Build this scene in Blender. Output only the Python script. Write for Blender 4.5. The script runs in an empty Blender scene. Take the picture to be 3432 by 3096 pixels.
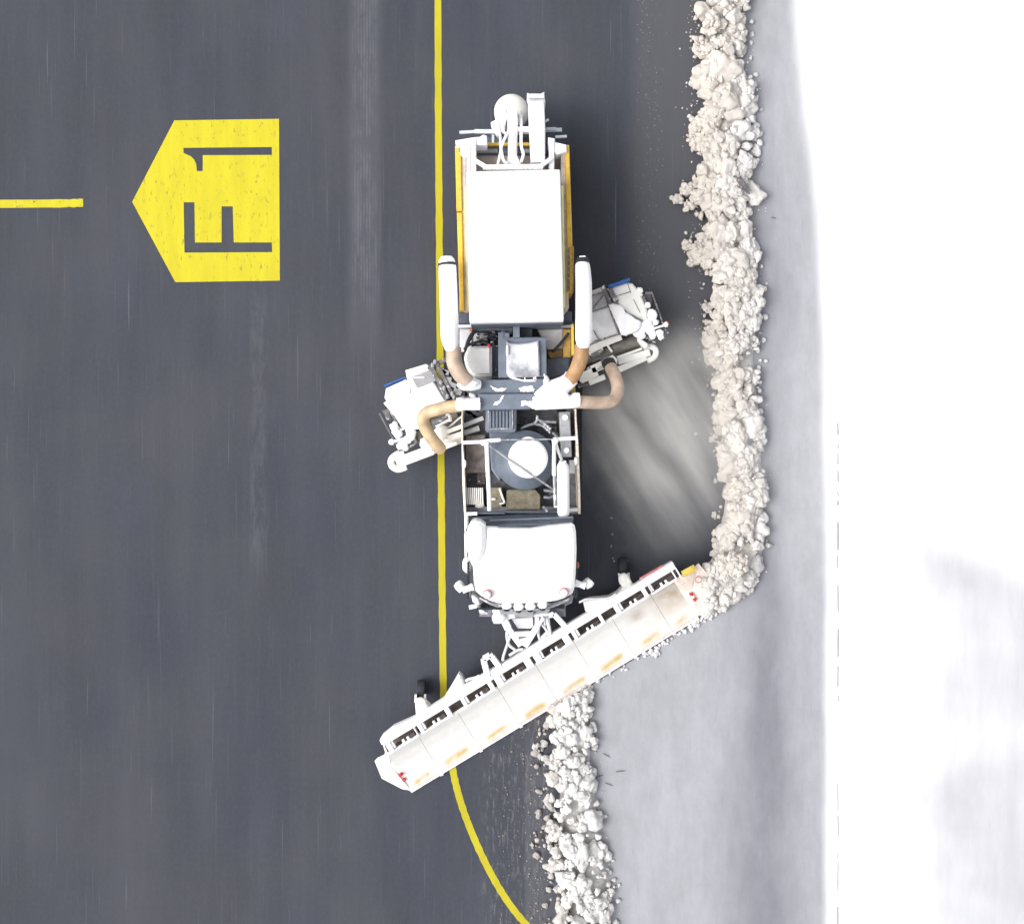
import bpy, bmesh, math, random
import numpy as np
from mathutils import Vector, Matrix, noise as mnoise
from mathutils.geometry import tessellate_polygon
random.seed(7); np.random.seed(7)
SC = bpy.context.scene; COL = SC.collection

# ---------------------------------------------------------------- camera, sky, sun
H = 28.0; S = 134.0                       # camera height (m), photo pixels per metre on the ground
W_PX, H_PX = 3432, 3096
cam = bpy.data.cameras.new('camera'); cam.sensor_width = 36.0; cam.sensor_fit = 'HORIZONTAL'
cam.lens = 36.0 * H / (W_PX / S); cam.clip_end = 2000
co = bpy.data.objects.new('camera', cam); COL.objects.link(co); co.location = (0, 0, H); SC.camera = co
SC.render.resolution_x, SC.render.resolution_y = 1024, 923

EL, sunv = math.radians(48), Vector((-0.96, -0.22, 0)).normalized()
sunv = Vector((sunv.x*math.cos(EL), sunv.y*math.cos(EL), math.sin(EL)))
w = bpy.data.worlds.new('World'); SC.world = w; w.use_nodes = True
wt = w.node_tree; bg = wt.nodes['Background']
sky = wt.nodes.new('ShaderNodeTexSky'); sky.sky_type = 'NISHITA'; sky.sun_disc = False
sky.sun_elevation = EL; sky.sun_rotation = math.atan2(sunv.x, sunv.y); sky.dust_density = 5.0; sky.air_density = 1.0
hs = wt.nodes.new('ShaderNodeHueSaturation'); hs.inputs['Saturation'].default_value = 0.16
wt.links.new(sky.outputs[0], hs.inputs['Color']); wt.links.new(hs.outputs[0], bg.inputs['Color'])
bg.inputs['Strength'].default_value = 0.15
sl = bpy.data.lights.new('sun', 'SUN'); sl.energy = 0.8; sl.angle = math.radians(50); sl.color = (1.0, 0.97, 0.93)
so = bpy.data.objects.new('sun', sl); COL.objects.link(so); so.rotation_euler = (-sunv).to_track_quat('-Z', 'Y').to_euler()
so.location = (-20, 8, 20)
SC.cycles.volume_bounces = 8; SC.cycles.max_bounces = max(12, SC.cycles.max_bounces)
vs = SC.view_settings; vs.view_transform = 'Standard'; vs.look = 'None'; vs.gamma = 1; vs.exposure = 0.80

# ---------------------------------------------------------------- coordinates
def P(sx, sy, z=0.0):
    k = (H - z) / H / S
    return Vector(((sx - W_PX/2)*k, -(sy - H_PX/2)*k, z))
def RM(px, z=0.0): return px * (H - z) / H / S
def crop(x0, y0, s): return lambda x, y: (x0 + x/s, y0 + y/s)
cA = crop(1400, 280, 3.3633); cB = crop(1400, 800, 3.3633); cC = crop(1800, 880, 3.5); cD = crop(1230, 1130, 3.64)
cE = crop(1500, 1050, 3.669); cF = crop(1500, 1400, 4.036); cG = crop(1480, 1720, 3.3633); cH = crop(1220, 2150, 3.3633)
cI = crop(1800, 1820, 2.8829); cJ = crop(380, 360, 2.9355); cO = crop(0, 0, 1/1.7007)
def pg(c, *pts): return [c(*p) for p in pts]
def pz(c, *pts): return [P(*c(p[0], p[1]), p[2]) for p in pts]

def lin(v):
    v /= 255.0
    return v/12.92 if v <= 0.04045 else ((v+0.055)/1.055)**2.4
def alb(r, g, b, e=1.75): return tuple(min(0.9, lin(c)/e) for c in (r, g, b))

# ---------------------------------------------------------------- materials
class NT:
    def __init__(self, name):
        self.m = bpy.data.materials.new(name); self.m.use_nodes = True
        self.t = self.m.node_tree; self.b = self.t.nodes['Principled BSDF']
    def n(self, k, **kw):
        nd = self.t.nodes.new(k)
        for a, v in kw.items(): setattr(nd, a, v)
        return nd
    def put(self, sock, v):
        if hasattr(v, 'is_output'): self.t.links.new(v, sock)
        else: sock.default_value = v
    def obj(self): return self.n('ShaderNodeTexCoord').outputs['Object']
    def map(self, vec, scale=(1, 1, 1), rot=(0, 0, 0), loc=(0, 0, 0)):
        nd = self.n('ShaderNodeMapping'); self.put(nd.inputs[0], vec)
        nd.inputs['Scale'].default_value = scale; nd.inputs['Rotation'].default_value = rot; nd.inputs['Location'].default_value = loc
        return nd.outputs[0]
    def noise(self, vec, scale=5, detail=3, rough=0.5):
        nd = self.n('ShaderNodeTexNoise'); self.put(nd.inputs['Vector'], vec)
        nd.inputs['Scale'].default_value = scale; nd.inputs['Detail'].default_value = detail; nd.inputs['Roughness'].default_value = rough
        return nd.outputs[0]
    def mr(self, v, a, b, c=0.0, d=1.0):
        nd = self.n('ShaderNodeMapRange', interpolation_type='SMOOTHSTEP'); self.put(nd.inputs[0], v)
        for i, x in enumerate((a, b, c, d)): nd.inputs[i+1].default_value = x
        return nd.outputs[0]
    def ma(self, op, a, b=0.0):
        nd = self.n('ShaderNodeMath', operation=op); self.put(nd.inputs[0], a); self.put(nd.inputs[1], b)
        return nd.outputs[0]
    def mix(self, f, a, b, blend='MIX'):
        nd = self.n('ShaderNodeMix', data_type='RGBA', blend_type=blend)
        self.put(nd.inputs[0], f)
        for i, v in ((6, a), (7, b)):
            self.put(nd.inputs[i], v if hasattr(v, 'is_output') else (*v[:3], 1))
        return nd.outputs[2]
    def xyz(self, vec):
        nd = self.n('ShaderNodeSeparateXYZ'); self.put(nd.inputs[0], vec); return nd.outputs
    def attr(self, name):
        return self.n('ShaderNodeAttribute', attribute_name=name).outputs
    def bump(self, h, strength=0.3, dist=0.02):
        nd = self.n('ShaderNodeBump'); self.put(nd.inputs['Height'], h)
        nd.inputs['Strength'].default_value = strength; nd.inputs['Distance'].default_value = dist
        self.put(self.b.inputs['Normal'], nd.outputs[0])
    def fin(self, col, rough=0.6, metal=0.0, spec=0.5):
        self.b.inputs['Specular IOR Level'].default_value = spec
        self.put(self.b.inputs['Base Color'], col if hasattr(col, 'is_output') else (*col[:3], 1))
        self.put(self.b.inputs['Roughness'], rough); self.b.inputs['Metallic'].default_value = metal
        return self.m

def paint(name, rgb, rough=0.5, var=0.12, vs=5.0, bump=0.15, metal=0.0, snow=0.0, grime=0.0):
    t = NT(name); c = alb(*rgb, 1.2) if rgb else (0.84, 0.84, 0.85); o = t.obj()
    n1 = t.noise(o, vs, 5, 0.6)
    col = t.mix(t.mr(n1, 0.3, 0.7), [x*(1-var) for x in c], [min(0.92, x*(1+var)) for x in c])
    if grime:
        col = t.mix(t.ma('MULTIPLY', t.mr(t.noise(o, 9, 6, 0.7), 0.48, 0.68), grime), col, (0.10, 0.075, 0.055))
    if snow:
        up = t.mr(t.xyz(t.n('ShaderNodeNewGeometry').outputs['Normal'])[2], 0.4, 0.9)
        s = t.ma('MULTIPLY', t.mr(t.noise(o, 7, 6, 0.65), 0.62 - snow*0.35, 0.75 - snow*0.25), up)
        col = t.mix(s, col, (0.8, 0.8, 0.82))
    if bump: t.bump(t.noise(o, 40, 3), bump, 0.01)
    return t.fin(col, rough, metal)

MT = {}
MT['white'] = paint('snow_covered_white', None, 0.7, 0.04, 3.0, 0.2)
MT['cab'] = paint('cab_white', None, 0.45, 0.02, 2.0, 0.05)
MT['cream'] = paint('frosted_cream', (241, 239, 233), 0.7, 0.06, 4.0, 0.25)
MT['pale'] = paint('frosted_grey_panel', (218, 218, 222), 0.55, 0.10, 3.0, 0.15, grime=0.1)
MT['grey'] = paint('dusty_grey', (160, 160, 163), 0.6, 0.15, 8.0, 0.2)
MT['steel'] = paint('steel', (150, 152, 158), 0.4, 0.2, 8.0, 0.1, metal=0.4, snow=0.35)
MT['slate'] = paint('slate_paint', (108, 117, 131), 0.5, 0.14, 3.0, 0.1)
MT['slatesnow'] = paint('slate_dusted', (104, 115, 131), 0.55, 0.14, 3.0, 0.1, snow=0.32)
MT['slatedark'] = paint('dark_slate', (86, 93, 106), 0.55, 0.2, 5.0, 0.1)
MT['dark'] = paint('dark_machinery', (104, 101, 103), 0.6, 0.35, 9.0, 0.3, snow=0.2)
MT['black'] = paint('black_rubber', (38, 40, 48), 0.75, 0.2, 10.0, 0.2)
MT['dusty'] = paint('dusty_brown_panel', (126, 115, 110), 0.8, 0.3, 7.0, 0.3, grime=0.3)
MT['olive'] = paint('dusty_olive_box', (140, 133, 112), 0.8, 0.25, 8.0, 0.3, grime=0.4)
MT['roll'] = paint('grey_roller', (118, 115, 108), 0.7, 0.25, 7.0, 0.3, grime=0.2)
MT['yellow'] = paint('body_yellow', (232, 186, 66), 0.45, 0.1, 3.0, 0.05, grime=0.25)
MT['gold'] = paint('worn_gold', (190, 150, 70), 0.5, 0.25, 4.0, 0.1, grime=0.4)
MT['paleyel'] = paint('pale_yellow_trim', (236, 232, 170), 0.5, 0.08, 3.0, 0.05)
MT['beige'] = paint('dusty_beige', (198, 184, 174), 0.75, 0.14, 5.0, 0.2, grime=0.25)
MT['railw'] = paint('frosted_tan_rail', (240, 226, 206), 0.6, 0.15, 6.0, 0.2, grime=0.2, snow=0.4)
MT['blue'] = paint('blue_trim', (30, 96, 176), 0.45)
MT['red'] = paint('red_lens', (205, 50, 60), 0.3)
MT['orange'] = paint('orange_lens', (235, 120, 40), 0.3)
MT['glass'] = paint('dark_glass', (30, 36, 44), 0.08, 0.05)
MT['deck'] = paint('dark_deck', (122, 123, 130), 0.7, 0.35, 6.0, 0.3, grime=0.2)

def hose_mat(name, rgb):
    t = NT(name); c = alb(*rgb, 1.45); o = t.obj()
    col = t.mix(t.mr(t.noise(o, 4, 4), 0.3, 0.7), [x*0.82 for x in c], [x*1.15 for x in c])
    col = t.mix(t.ma('MULTIPLY', t.mr(t.noise(o, 16, 4, 0.7), 0.6, 0.75), 0.35), col, (0.6, 0.55, 0.5))
    return t.fin(col, 0.55)
MT['tan'] = hose_mat('tan_hose', (202, 178, 158)); MT['tan2'] = hose_mat('ochre_hose', (190, 148, 104)); MT['tan3'] = hose_mat('straw_hose', (214, 188, 150))

def lid_mat():
    t = NT('frosted_lid'); o = t.obj(); n = t.noise(t.map(o, rot=(0, 0, 0.7)), 1.4, 4, 0.55)
    col = t.mix(t.mr(n, 0.36, 0.52), alb(140, 142, 148, 1.3), alb(214, 215, 222, 1.3)); return t.fin(col, 0.6)
MT['lid'] = lid_mat()

def attr_mat(name, rough=0.75, bump=0.3, bs=30, sss=0.0, mul=0.08):
    t = NT(name); o = t.obj(); c = t.attr('Col')[0]
    n = t.mr(t.noise(o, 6, 5, 0.65), 0.3, 0.7, 1-mul, 1+mul)
    col = t.mix(1.0, c, t.n('ShaderNodeCombineColor').outputs[0], 'MIX')
    cc = t.n('ShaderNodeVectorMath', operation='SCALE'); t.put(cc.inputs[0], c); t.put(cc.inputs['Scale'], n)
    if bump: t.bump(t.noise(o, bs, 5, 0.65), bump, 0.02)
    return t.fin(cc.outputs[0], rough, 0, 0.15)
MT['rubble'] = attr_mat('packed_dirty_snow', 0.95, 0.5, 24)
MT['board'] = attr_mat('worn_plow_board', 0.55, 0.1, 12, mul=0.03)

# asphalt -----------------------------------------------------------------
def asphalt():
    t = NT('taxiway_asphalt'); o = t.obj(); x, y, z = t.xyz(o)
    wob = t.noise(o, 0.9, 3)
    c = t.mix(t.mr(t.noise(t.map(o, (0.9, 0.10, 1)), 1.0, 4, 0.6), 0.32, 0.68), alb(76, 80, 91), alb(85, 88, 98))
    c = t.mix(t.ma('MULTIPLY', t.mr(t.noise(t.map(o, (7, 0.3, 1)), 1.0, 6, 0.7), 0.48, 0.78), 0.12), c, alb(120, 121, 128))
    c = t.mix(t.ma('MULTIPLY', t.mr(t.noise(t.map(o, (4, 0.25, 1), loc=(7, 3, 0)), 1.0, 6, 0.7), 0.5, 0.78), 0.16), c, alb(72, 76, 88))
    c = t.mix(t.mr(t.noise(o, 0.28, 3), 0.35, 0.7, 0, 0.25), c, alb(108, 106, 108))
    mot = t.noise(t.map(o, (1, 0.45, 1), loc=(3, 8, 0)), 0.55, 5, 0.6)
    c = t.mix(t.mr(mot, 0.5, 0.68, 0, 0.35), c, alb(82, 82, 86)); c = t.mix(t.mr(mot, 0.32, 0.46, 0.3, 0), c, alb(88, 94, 110))
    # fine straight scuffs
    for ang, th, st, lo in ((0.45, 0.72, 0.34, 0), (-0.42, 0.73, 0.26, 4), (0.03, 0.74, 0.15, 9)):
        nn = t.noise(t.map(o, (22, 0.32, 1), (0, 0, ang), (lo, lo, 0)), 1.0, 2, 0.5)
        c = t.mix(t.ma('MULTIPLY', t.mr(nn, th-0.06, th+0.05), st), c, alb(150, 150, 156))
    def band(x0, x1, y0, y1, soft=0.12, ys=0.8):
        xa, xb = P(x0, 0).x, P(x1, 0).x; ya, yb = P(0, y1).y, P(0, y0).y
        m = t.ma('MULTIPLY', t.mr(x, xa-soft, xa+soft), t.mr(x, xb-soft, xb+soft, 1, 0))
        return t.ma('MULTIPLY', m, t.ma('MULTIPLY', t.mr(y, ya-ys, ya+ys), t.mr(y, yb-ys, yb+ys, 1, 0)))
    # ribbed tyre polish left of the truck
    rib = t.mr(t.ma('SINE', t.ma('MULTIPLY', t.ma('ADD', x, t.ma('MULTIPLY', wob, 0.05)), 85.0)), -0.2, 0.9)
    br = t.mr(t.noise(t.map(o, (3, 0.8, 1)), 1.5, 5, 0.7), 0.38, 0.66)
    c = t.mix(t.ma('MULTIPLY', t.ma('MULTIPLY', band(1180, 1262, -400, 1000), br), t.mr(rib, 0, 1, 0.10, 0.42)), c, alb(165, 166, 172))
    c = t.mix(t.ma('MULTIPLY', band(1170, 1275, -400, 1150, 0.15), 0.3), c, alb(120, 121, 130))
    c = t.mix(t.ma('MULTIPLY', t.ma('MULTIPLY', band(840, 890, 950, 1900, 0.1), br), 0.2), c, alb(150, 150, 156))
    # dry lighter strip beside the windrow, and beside the curved line
    c = t.mix(t.ma('MULTIPLY', band(2120, 2600, -600, 1500, 0.35), 0.45), c, alb(118, 118, 121))
    c = t.mix(t.ma('MULTIPLY', band(1760, 2300, 2500, 3600, 0.05), 0.5), c, alb(120, 120, 126))
    c = t.mix(t.ma('MULTIPLY', t.ma('MULTIPLY', band(1620, 2100, 2350, 3600, 0.3), t.mr(t.noise(t.map(o, (12, 2.2, 1)), 1.0, 6, 0.75), 0.5, 0.66)), 0.5), c, alb(160, 158, 158))
    # dark bluish lane along the truck's left side
    c = c
    c = t.mix(t.ma('MULTIPLY', band(1480, 1620, 1000, 2250, 0.25), 0.4), c, alb(80, 84, 96))
    # snow flecks trail
    fl = t.mr(t.noise(t.map(o, (9, 5, 1)), 1.3, 6, 0.75), 0.58, 0.68)
    c = t.mix(t.ma('MULTIPLY', t.ma('MULTIPLY', band(2130, 2215, -600, 1000, 0.1), fl), 0.55), c, alb(172, 170, 166))
    gm = t.noise(t.map(o, (1, 0.6, 1)), 14, 6, 0.75)
    c = t.mix(t.mr(gm, 0.4, 0.75, 0, 0.2), c, alb(112, 113, 119)); c = t.mix(t.mr(gm, 0.25, 0.45, 0.2, 0), c, alb(70, 73, 82))
    g = t.noise(o, 90, 4, 0.7)
    c = t.mix(t.mr(g, 0.3, 0.75, 0, 0.16), c, alb(66, 68, 76))
    t.bump(g, 0.15, 0.004)
    return t.fin(c, 0.85, 0, 0.15)
MT['asphalt'] = asphalt()

def linepaint(name, rgb, worn=0.5, th=0.62):
    t = NT(name); o = t.obj(); c = alb(*rgb)
    col = t.mix(t.mr(t.noise(t.map(o, (3, 0.5, 1)), 1.2, 5, 0.6), 0.3, 0.7), [x*0.93 for x in c], [min(.9, x*1.05) for x in c])
    w1 = t.mr(t.noise(t.map(o, (10, 4, 1)), 1.2, 7, 0.75), th, th+0.1)
    w2 = t.mr(t.noise(o, 0.7, 3), 0.32, 0.55)
    col = t.mix(t.ma('MULTIPLY', t.ma('MULTIPLY', w1, w2), worn), col, alb(120, 116, 90))
    col = t.mix(t.mr(t.noise(o, 70, 3), 0.4, 0.75, 0, 0.1), col, alb(110, 105, 80))
    return t.fin(col, 0.75, 0, 0.2)
MT['sign'] = linepaint('sign_yellow_paint', (238, 224, 52), 0.85, 0.56)
MT['line'] = linepaint('line_yellow_paint', (220, 207, 52), 0.5, 0.6)

def snowcover():
    t = NT('snow_cover'); o = t.obj(); a = t.attr('Col')[0]
    st = t.mr(t.noise(t.map(o, (3, 0.6, 1), (0, 0, 0.25)), 0.7, 7, 0.68), 0.3, 0.7, 0.945, 1.05)
    sp = t.mr(t.noise(t.map(o, (3, 1.2, 1)), 2.0, 6, 0.75), 0.68, 0.74, 1.0, 0.8)
    cc = t.n('ShaderNodeVectorMath', operation='SCALE'); t.put(cc.inputs[0], a); t.put(cc.inputs['Scale'], st)
    st2 = t.ma('MULTIPLY', t.mr(t.noise(t.map(o, (1, 0.55, 1), (0, 0, 0.3)), 3.2, 8, 0.72), 0.3, 0.72, 0.95, 1.035), t.mr(t.noise(t.map(o, (8, 0.9, 1), (0, 0, -0.15)), 1.0, 6, 0.7), 0.58, 0.75, 1.0, 0.88))
    lum = t.mr(t.xyz(a)[0], 0.30, 0.5, 1.0, 0.0)
    c3 = t.n('ShaderNodeVectorMath', operation='SCALE'); t.put(c3.inputs[0], cc.outputs[0]); t.put(c3.inputs['Scale'], t.ma('ADD', 1.0, t.ma('MULTIPLY', t.ma('SUBTRACT', st2, 1.0), t.ma('ADD', 0.35, lum))))
    cc = c3
    t.bump(t.noise(o, 5, 5, 0.6), 0.15, 0.02)
    return t.fin(cc.outputs[0], 0.9, 0, 0.1)
MT['snowcover'] = snowcover()

# ---------------------------------------------------------------- mesh builder
class MB:
    def __init__(self): self.v = []; self.f = []; self.sm = []; self.col = None
    def add(self, vs, fs, smooth=False):
        b = len(self.v); self.v += [Vector(p) for p in vs]
        for f in fs: self.f.append([i+b for i in f]); self.sm.append(smooth)
        return self
    def prism(self, pts, z0, z1, ch=0.02, ztop=None):
        """vertical prism; outline in photo pixels as seen at height z1; ztop gives each top corner its own height"""
        w = [P(x, y, z1).to_2d() for x, y in pts]
        a = sum(w[i].x*w[(i+1) % len(w)].y - w[(i+1) % len(w)].x*w[i].y for i in range(len(w)))
        if a < 0:
            w.reverse()
            if ztop: ztop = list(ztop)[::-1]
        n = len(w); ins = []
        for i in range(n):
            e0 = (w[i]-w[i-1]); e1 = (w[(i+1) % n]-w[i])
            e0 = e0.normalized() if e0.length > 1e-6 else Vector((1, 0)); e1 = e1.normalized() if e1.length > 1e-6 else e0
            n0 = Vector((-e0.y, e0.x)); n1 = Vector((-e1.y, e1.x)); m = n0+n1
            d = max(0.35, 1+n0.dot(n1)); ins.append(w[i]+m*(ch/d))
        zt = ztop or [z1]*n
        vs = [(p.x, p.y, z0) for p in w]+[(w[i].x, w[i].y, zt[i]-ch) for i in range(n)]+[(ins[i].x, ins[i].y, zt[i]) for i in range(n)]
        fs = [list(range(n-1, -1, -1))]
        for r in (0, n):
            for i in range(n):
                j = (i+1) % n; fs.append([r+i, r+j, r+n+j, r+n+i])
        tri = tessellate_polygon([[Vector(vs[2*n+i]) for i in range(n)]])
        b = 2*n
        for t3 in tri:
            a3 = [b+k for k in t3]
            p0, p1, p2 = (Vector(vs[k]) for k in a3)
            fs.append(a3 if (p1-p0).cross(p2-p0).z > 0 else a3[::-1])
        return self.add(vs, fs)
    def rect(self, c, x0, y0, x1, y1, z0, z1, ch=0.015):
        return self.prism(pg(c, (x0, y0), (x1, y0), (x1, y1), (x0, y1)), z0, z1, ch)
    def tube(self, pts, r, n=14, smooth_path=0, rib=0.0, pitch=0.05):
        pts = [Vector(p) for p in pts]
        rs = list(r) if isinstance(r, (list, tuple)) else [r]*len(pts)
        if smooth_path:
            P0 = pts; q = []; qr = []
            for i in range(len(P0)-1):
                a, b, c, d = P0[max(i-1, 0)], P0[i], P0[i+1], P0[min(i+2, len(P0)-1)]
                for k in range(smooth_path):
                    t = k/smooth_path
                    q.append(0.5*((2*b)+(c-a)*t+(2*a-5*b+4*c-d)*t*t+(-a+3*b-3*c+d)*t**3)); qr.append(rs[i]*(1-t)+rs[i+1]*t)
            q.append(P0[-1]); qr.append(rs[-1]); pts, rs = q, qr
        if rib:
            q = []; qr = []; s = 0
            for i in range(len(pts)-1):
                L = (pts[i+1]-pts[i]).length; k = max(1, int(L/(pitch/4)))
                for j in range(k):
                    t = j/k; q.append(pts[i].lerp(pts[i+1], t)); qr.append((rs[i]*(1-t)+rs[i+1]*t)*(1+rib*math.sin((s+L*t)/pitch*2*math.pi)))
                s += L
            q.append(pts[-1]); qr.append(rs[-1]); pts, rs = q, qr
        vs = []; fs = []; t0 = (pts[1]-pts[0]).normalized()
        u = t0.orthogonal().normalized()
        for i, p in enumerate(pts):
            t = (pts[min(i+1, len(pts)-1)]-pts[max(i-1, 0)]).normalized()
            u = (u-t*u.dot(t)).normalized(); v = t.cross(u)
            for k in range(n):
                a = 2*math.pi*k/n; vs.append(p+(u*math.cos(a)+v*math.sin(a))*rs[i])
        for i in range(len(pts)-1):
            for k in range(n):
                k2 = (k+1) % n; fs.append([i*n+k, i*n+k2, (i+1)*n+k2, (i+1)*n+k])
        self.add(vs, fs, True)
        e = len(pts)-1
        self.add([vs[k] for k in range(n)], [list(range(n-1, -1, -1))]); self.add([vs[e*n+k] for k in range(n)], [list(range(n))])
        return self
    def bar(self, a, b, w, h):
        a, b = Vector(a), Vector(b); d = (b-a).normalized(); up = Vector((0, 0, 1)) if abs(d.z) < 0.9 else Vector((1, 0, 0))
        s = d.cross(up).normalized(); u = s.cross(d); c = 0.12*min(w, h)
        prof = [(-w/2+c, -h/2), (w/2-c, -h/2), (w/2, -h/2+c), (w/2, h/2-c), (w/2-c, h/2), (-w/2+c, h/2), (-w/2, h/2-c), (-w/2, -h/2+c)]
        vs = [p+s*x+u*y for p in (a, b) for x, y in prof]
        fs = [[i, (i+1) % 8, 8+(i+1) % 8, 8+i] for i in range(8)]+[list(range(7, -1, -1)), list(range(8, 16))]
        return self.add(vs, fs)
    def lathe(self, c, prof, n=32, smooth=True):
        c = Vector(c); vs = []; fs = []
        for r, z in prof:
            for k in range(n):
                a = 2*math.pi*k/n; vs.append((c.x+r*math.cos(a), c.y+r*math.sin(a), z))
        for i in range(len(prof)-1):
            for k in range(n):
                k2 = (k+1) % n; fs.append([i*n+k, i*n+k2, (i+1)*n+k2, (i+1)*n+k])
        self.add(vs, fs, smooth)
        e = (len(prof)-1)*n
        self.add([vs[e+k] for k in range(n)], [list(range(n))]); return self
    def blob(self, c, r, sc=(1, 1, 1), seed=0, amp=0.25, sub=2):
        vs, fs = ICO[sub]; c = Vector(c); out = []
        for p in vs:
            k = 1+amp*mnoise.noise(Vector(p)*1.6+Vector((seed*3.1, 0, 0)))
            out.append((c.x+p[0]*r*sc[0]*k, c.y+p[1]*r*sc[1]*k, c.z+p[2]*r*sc[2]*k))
        return self.add(out, fs, True)
    def clusters(self, gap=0.03):
        n = len(self.v); par = list(range(n)); seen = {}
        def find(a):
            while par[a] != a: par[a] = par[par[a]]; a = par[a]
            return a
        for f in self.f:
            for k in f[1:]: par[find(k)] = find(f[0])
        isl = {}
        for i in range(n): isl.setdefault(find(i), []).append(i)
        ks = list(isl); bb = [(np.min([self.v[i] for i in isl[k]], axis=0)-gap/2, np.max([self.v[i] for i in isl[k]], axis=0)+gap/2) for k in ks]
        g = list(range(len(ks)))
        def fg(a):
            while g[a] != a: g[a] = g[g[a]]; a = g[a]
            return a
        for i in range(len(ks)):
            for j in range(i):
                if fg(i) != fg(j) and (bb[i][0] < bb[j][1]).all() and (bb[j][0] < bb[i][1]).all(): g[fg(i)] = fg(j)
        out = {}
        for i, k in enumerate(ks): out.setdefault(fg(i), set()).update(isl[k])
        return sorted(out.values(), key=len, reverse=True)
    def build(self, name, mat, parent=None, bevel=0):
        if parent is not None:
            cl = self.clusters()
            if len(cl) > 1:
                first = None
                for vs in cl:
                    ids = sorted(vs); mp = {a: b for b, a in enumerate(ids)}; q = MB(); q.v = [self.v[i] for i in ids]
                    for f, sm in zip(self.f, self.sm):
                        if f[0] in mp: q.f.append([mp[i] for i in f]); q.sm.append(sm)
                    o = q._build(name, mat, parent); first = first or o
                return first
        return self._build(name, mat, parent)
    def _build(self, name, mat, parent=None):
        off = Vector((0, 0, 0)); p = parent
        while p is not None: off += p.location; p = p.parent
        me = bpy.data.meshes.new(name); me.from_pydata([tuple(v-off) for v in self.v], [], self.f)
        me.polygons.foreach_set('use_smooth', self.sm); me.materials.append(mat if not isinstance(mat, str) else MT[mat]); me.update()
        o = bpy.data.objects.new(name, me); COL.objects.link(o)
        if parent is not None: o.parent = parent
        return o
def ico(sub):
    bm = bmesh.new(); bmesh.ops.create_icosphere(bm, subdivisions=sub, radius=1)
    vs = [tuple(v.co) for v in bm.verts]; fs = [[v.index for v in f.verts] for f in bm.faces]; bm.free(); return vs, fs
ICO = {k: ico(k) for k in (1, 2, 3, 4)}
def tag(o, label=None, cat=None, group=None, kind=None):
    for k, v in (('label', label), ('category', cat), ('group', group), ('kind', kind)):
        if v: o[k] = v
    return o
def raw_mesh(name, verts, faces, mat, col=None, smooth=True):
    me = bpy.data.meshes.new(name); verts = np.asarray(verts, np.float32)
    me.from_pydata(verts.tolist(), [], faces if isinstance(faces, list) else faces.tolist())
    if smooth: me.polygons.foreach_set('use_smooth', [True]*len(me.polygons))
    if col is not None:
        at = me.color_attributes.new('Col', 'FLOAT_COLOR', 'POINT')
        c = np.ones((len(verts), 4), np.float32); c[:, :3] = col; at.data.foreach_set('color', c.ravel())
    me.materials.append(MT[mat]); o = bpy.data.objects.new(name, me); COL.objects.link(o); return o

# ---------------------------------------------------------------- ground
B = MB(); B.add([(-300, -300, 0), (60, -300, 0), (60, 300, 0), (-300, 300, 0)], [[0, 1, 2, 3]])
tag(B.build('taxiway', 'asphalt'), kind='structure')

def interp(xs, ys): return lambda v: float(np.interp(v, xs, ys))
# left limit of the snow film (photo px on the ground), hidden under windrows and plow
film_left = interp([-4000, 1880, 1960, 2060, 2300, 2480, 2560, 4200, 8000], [2440, 2440, 2400, 2280, 1965, 1850, 1900, 1960, 2000])
bank = interp([-2000, 0, 340, 680, 850, 1190, 3096, 6000], [2640, 2707, 2735, 2772, 2776, 2786, 2789, 2789])
soft = interp([0, 900, 1600, 3096], [85, 60, 45, 40])
def fbm(x, y, s, o=4):
    v = 0; a = 1; t = 0
    for i in range(o):
        v += a*mnoise.noise(Vector((x*s, y*s, 3.7*i))); t += a; a *= 0.55; s *= 2
    return v/t
def sst(a, b, v):
    t = min(1, max(0, (v-a)/(b-a))); return t*t*(3-2*t)
G0, G1, G2, GW = np.array(alb(140, 140, 151)), np.array(alb(166, 167, 176)), np.array(alb(197, 198, 205)), np.array((0.9, 0.9, 0.9))
GP = np.array(alb(213, 213, 220))
ys = np.concatenate([np.linspace(-36000, -900, 12)[:-1], np.arange(-900, 4000, 16), np.linspace(4000, 36000, 12)])
tt = np.concatenate([np.linspace(0, 1, 70), np.arange(1.03, 2.2, 0.03), [2.3, 2.6, 4, 8, 20, 36]])
V = []; C = []
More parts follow.
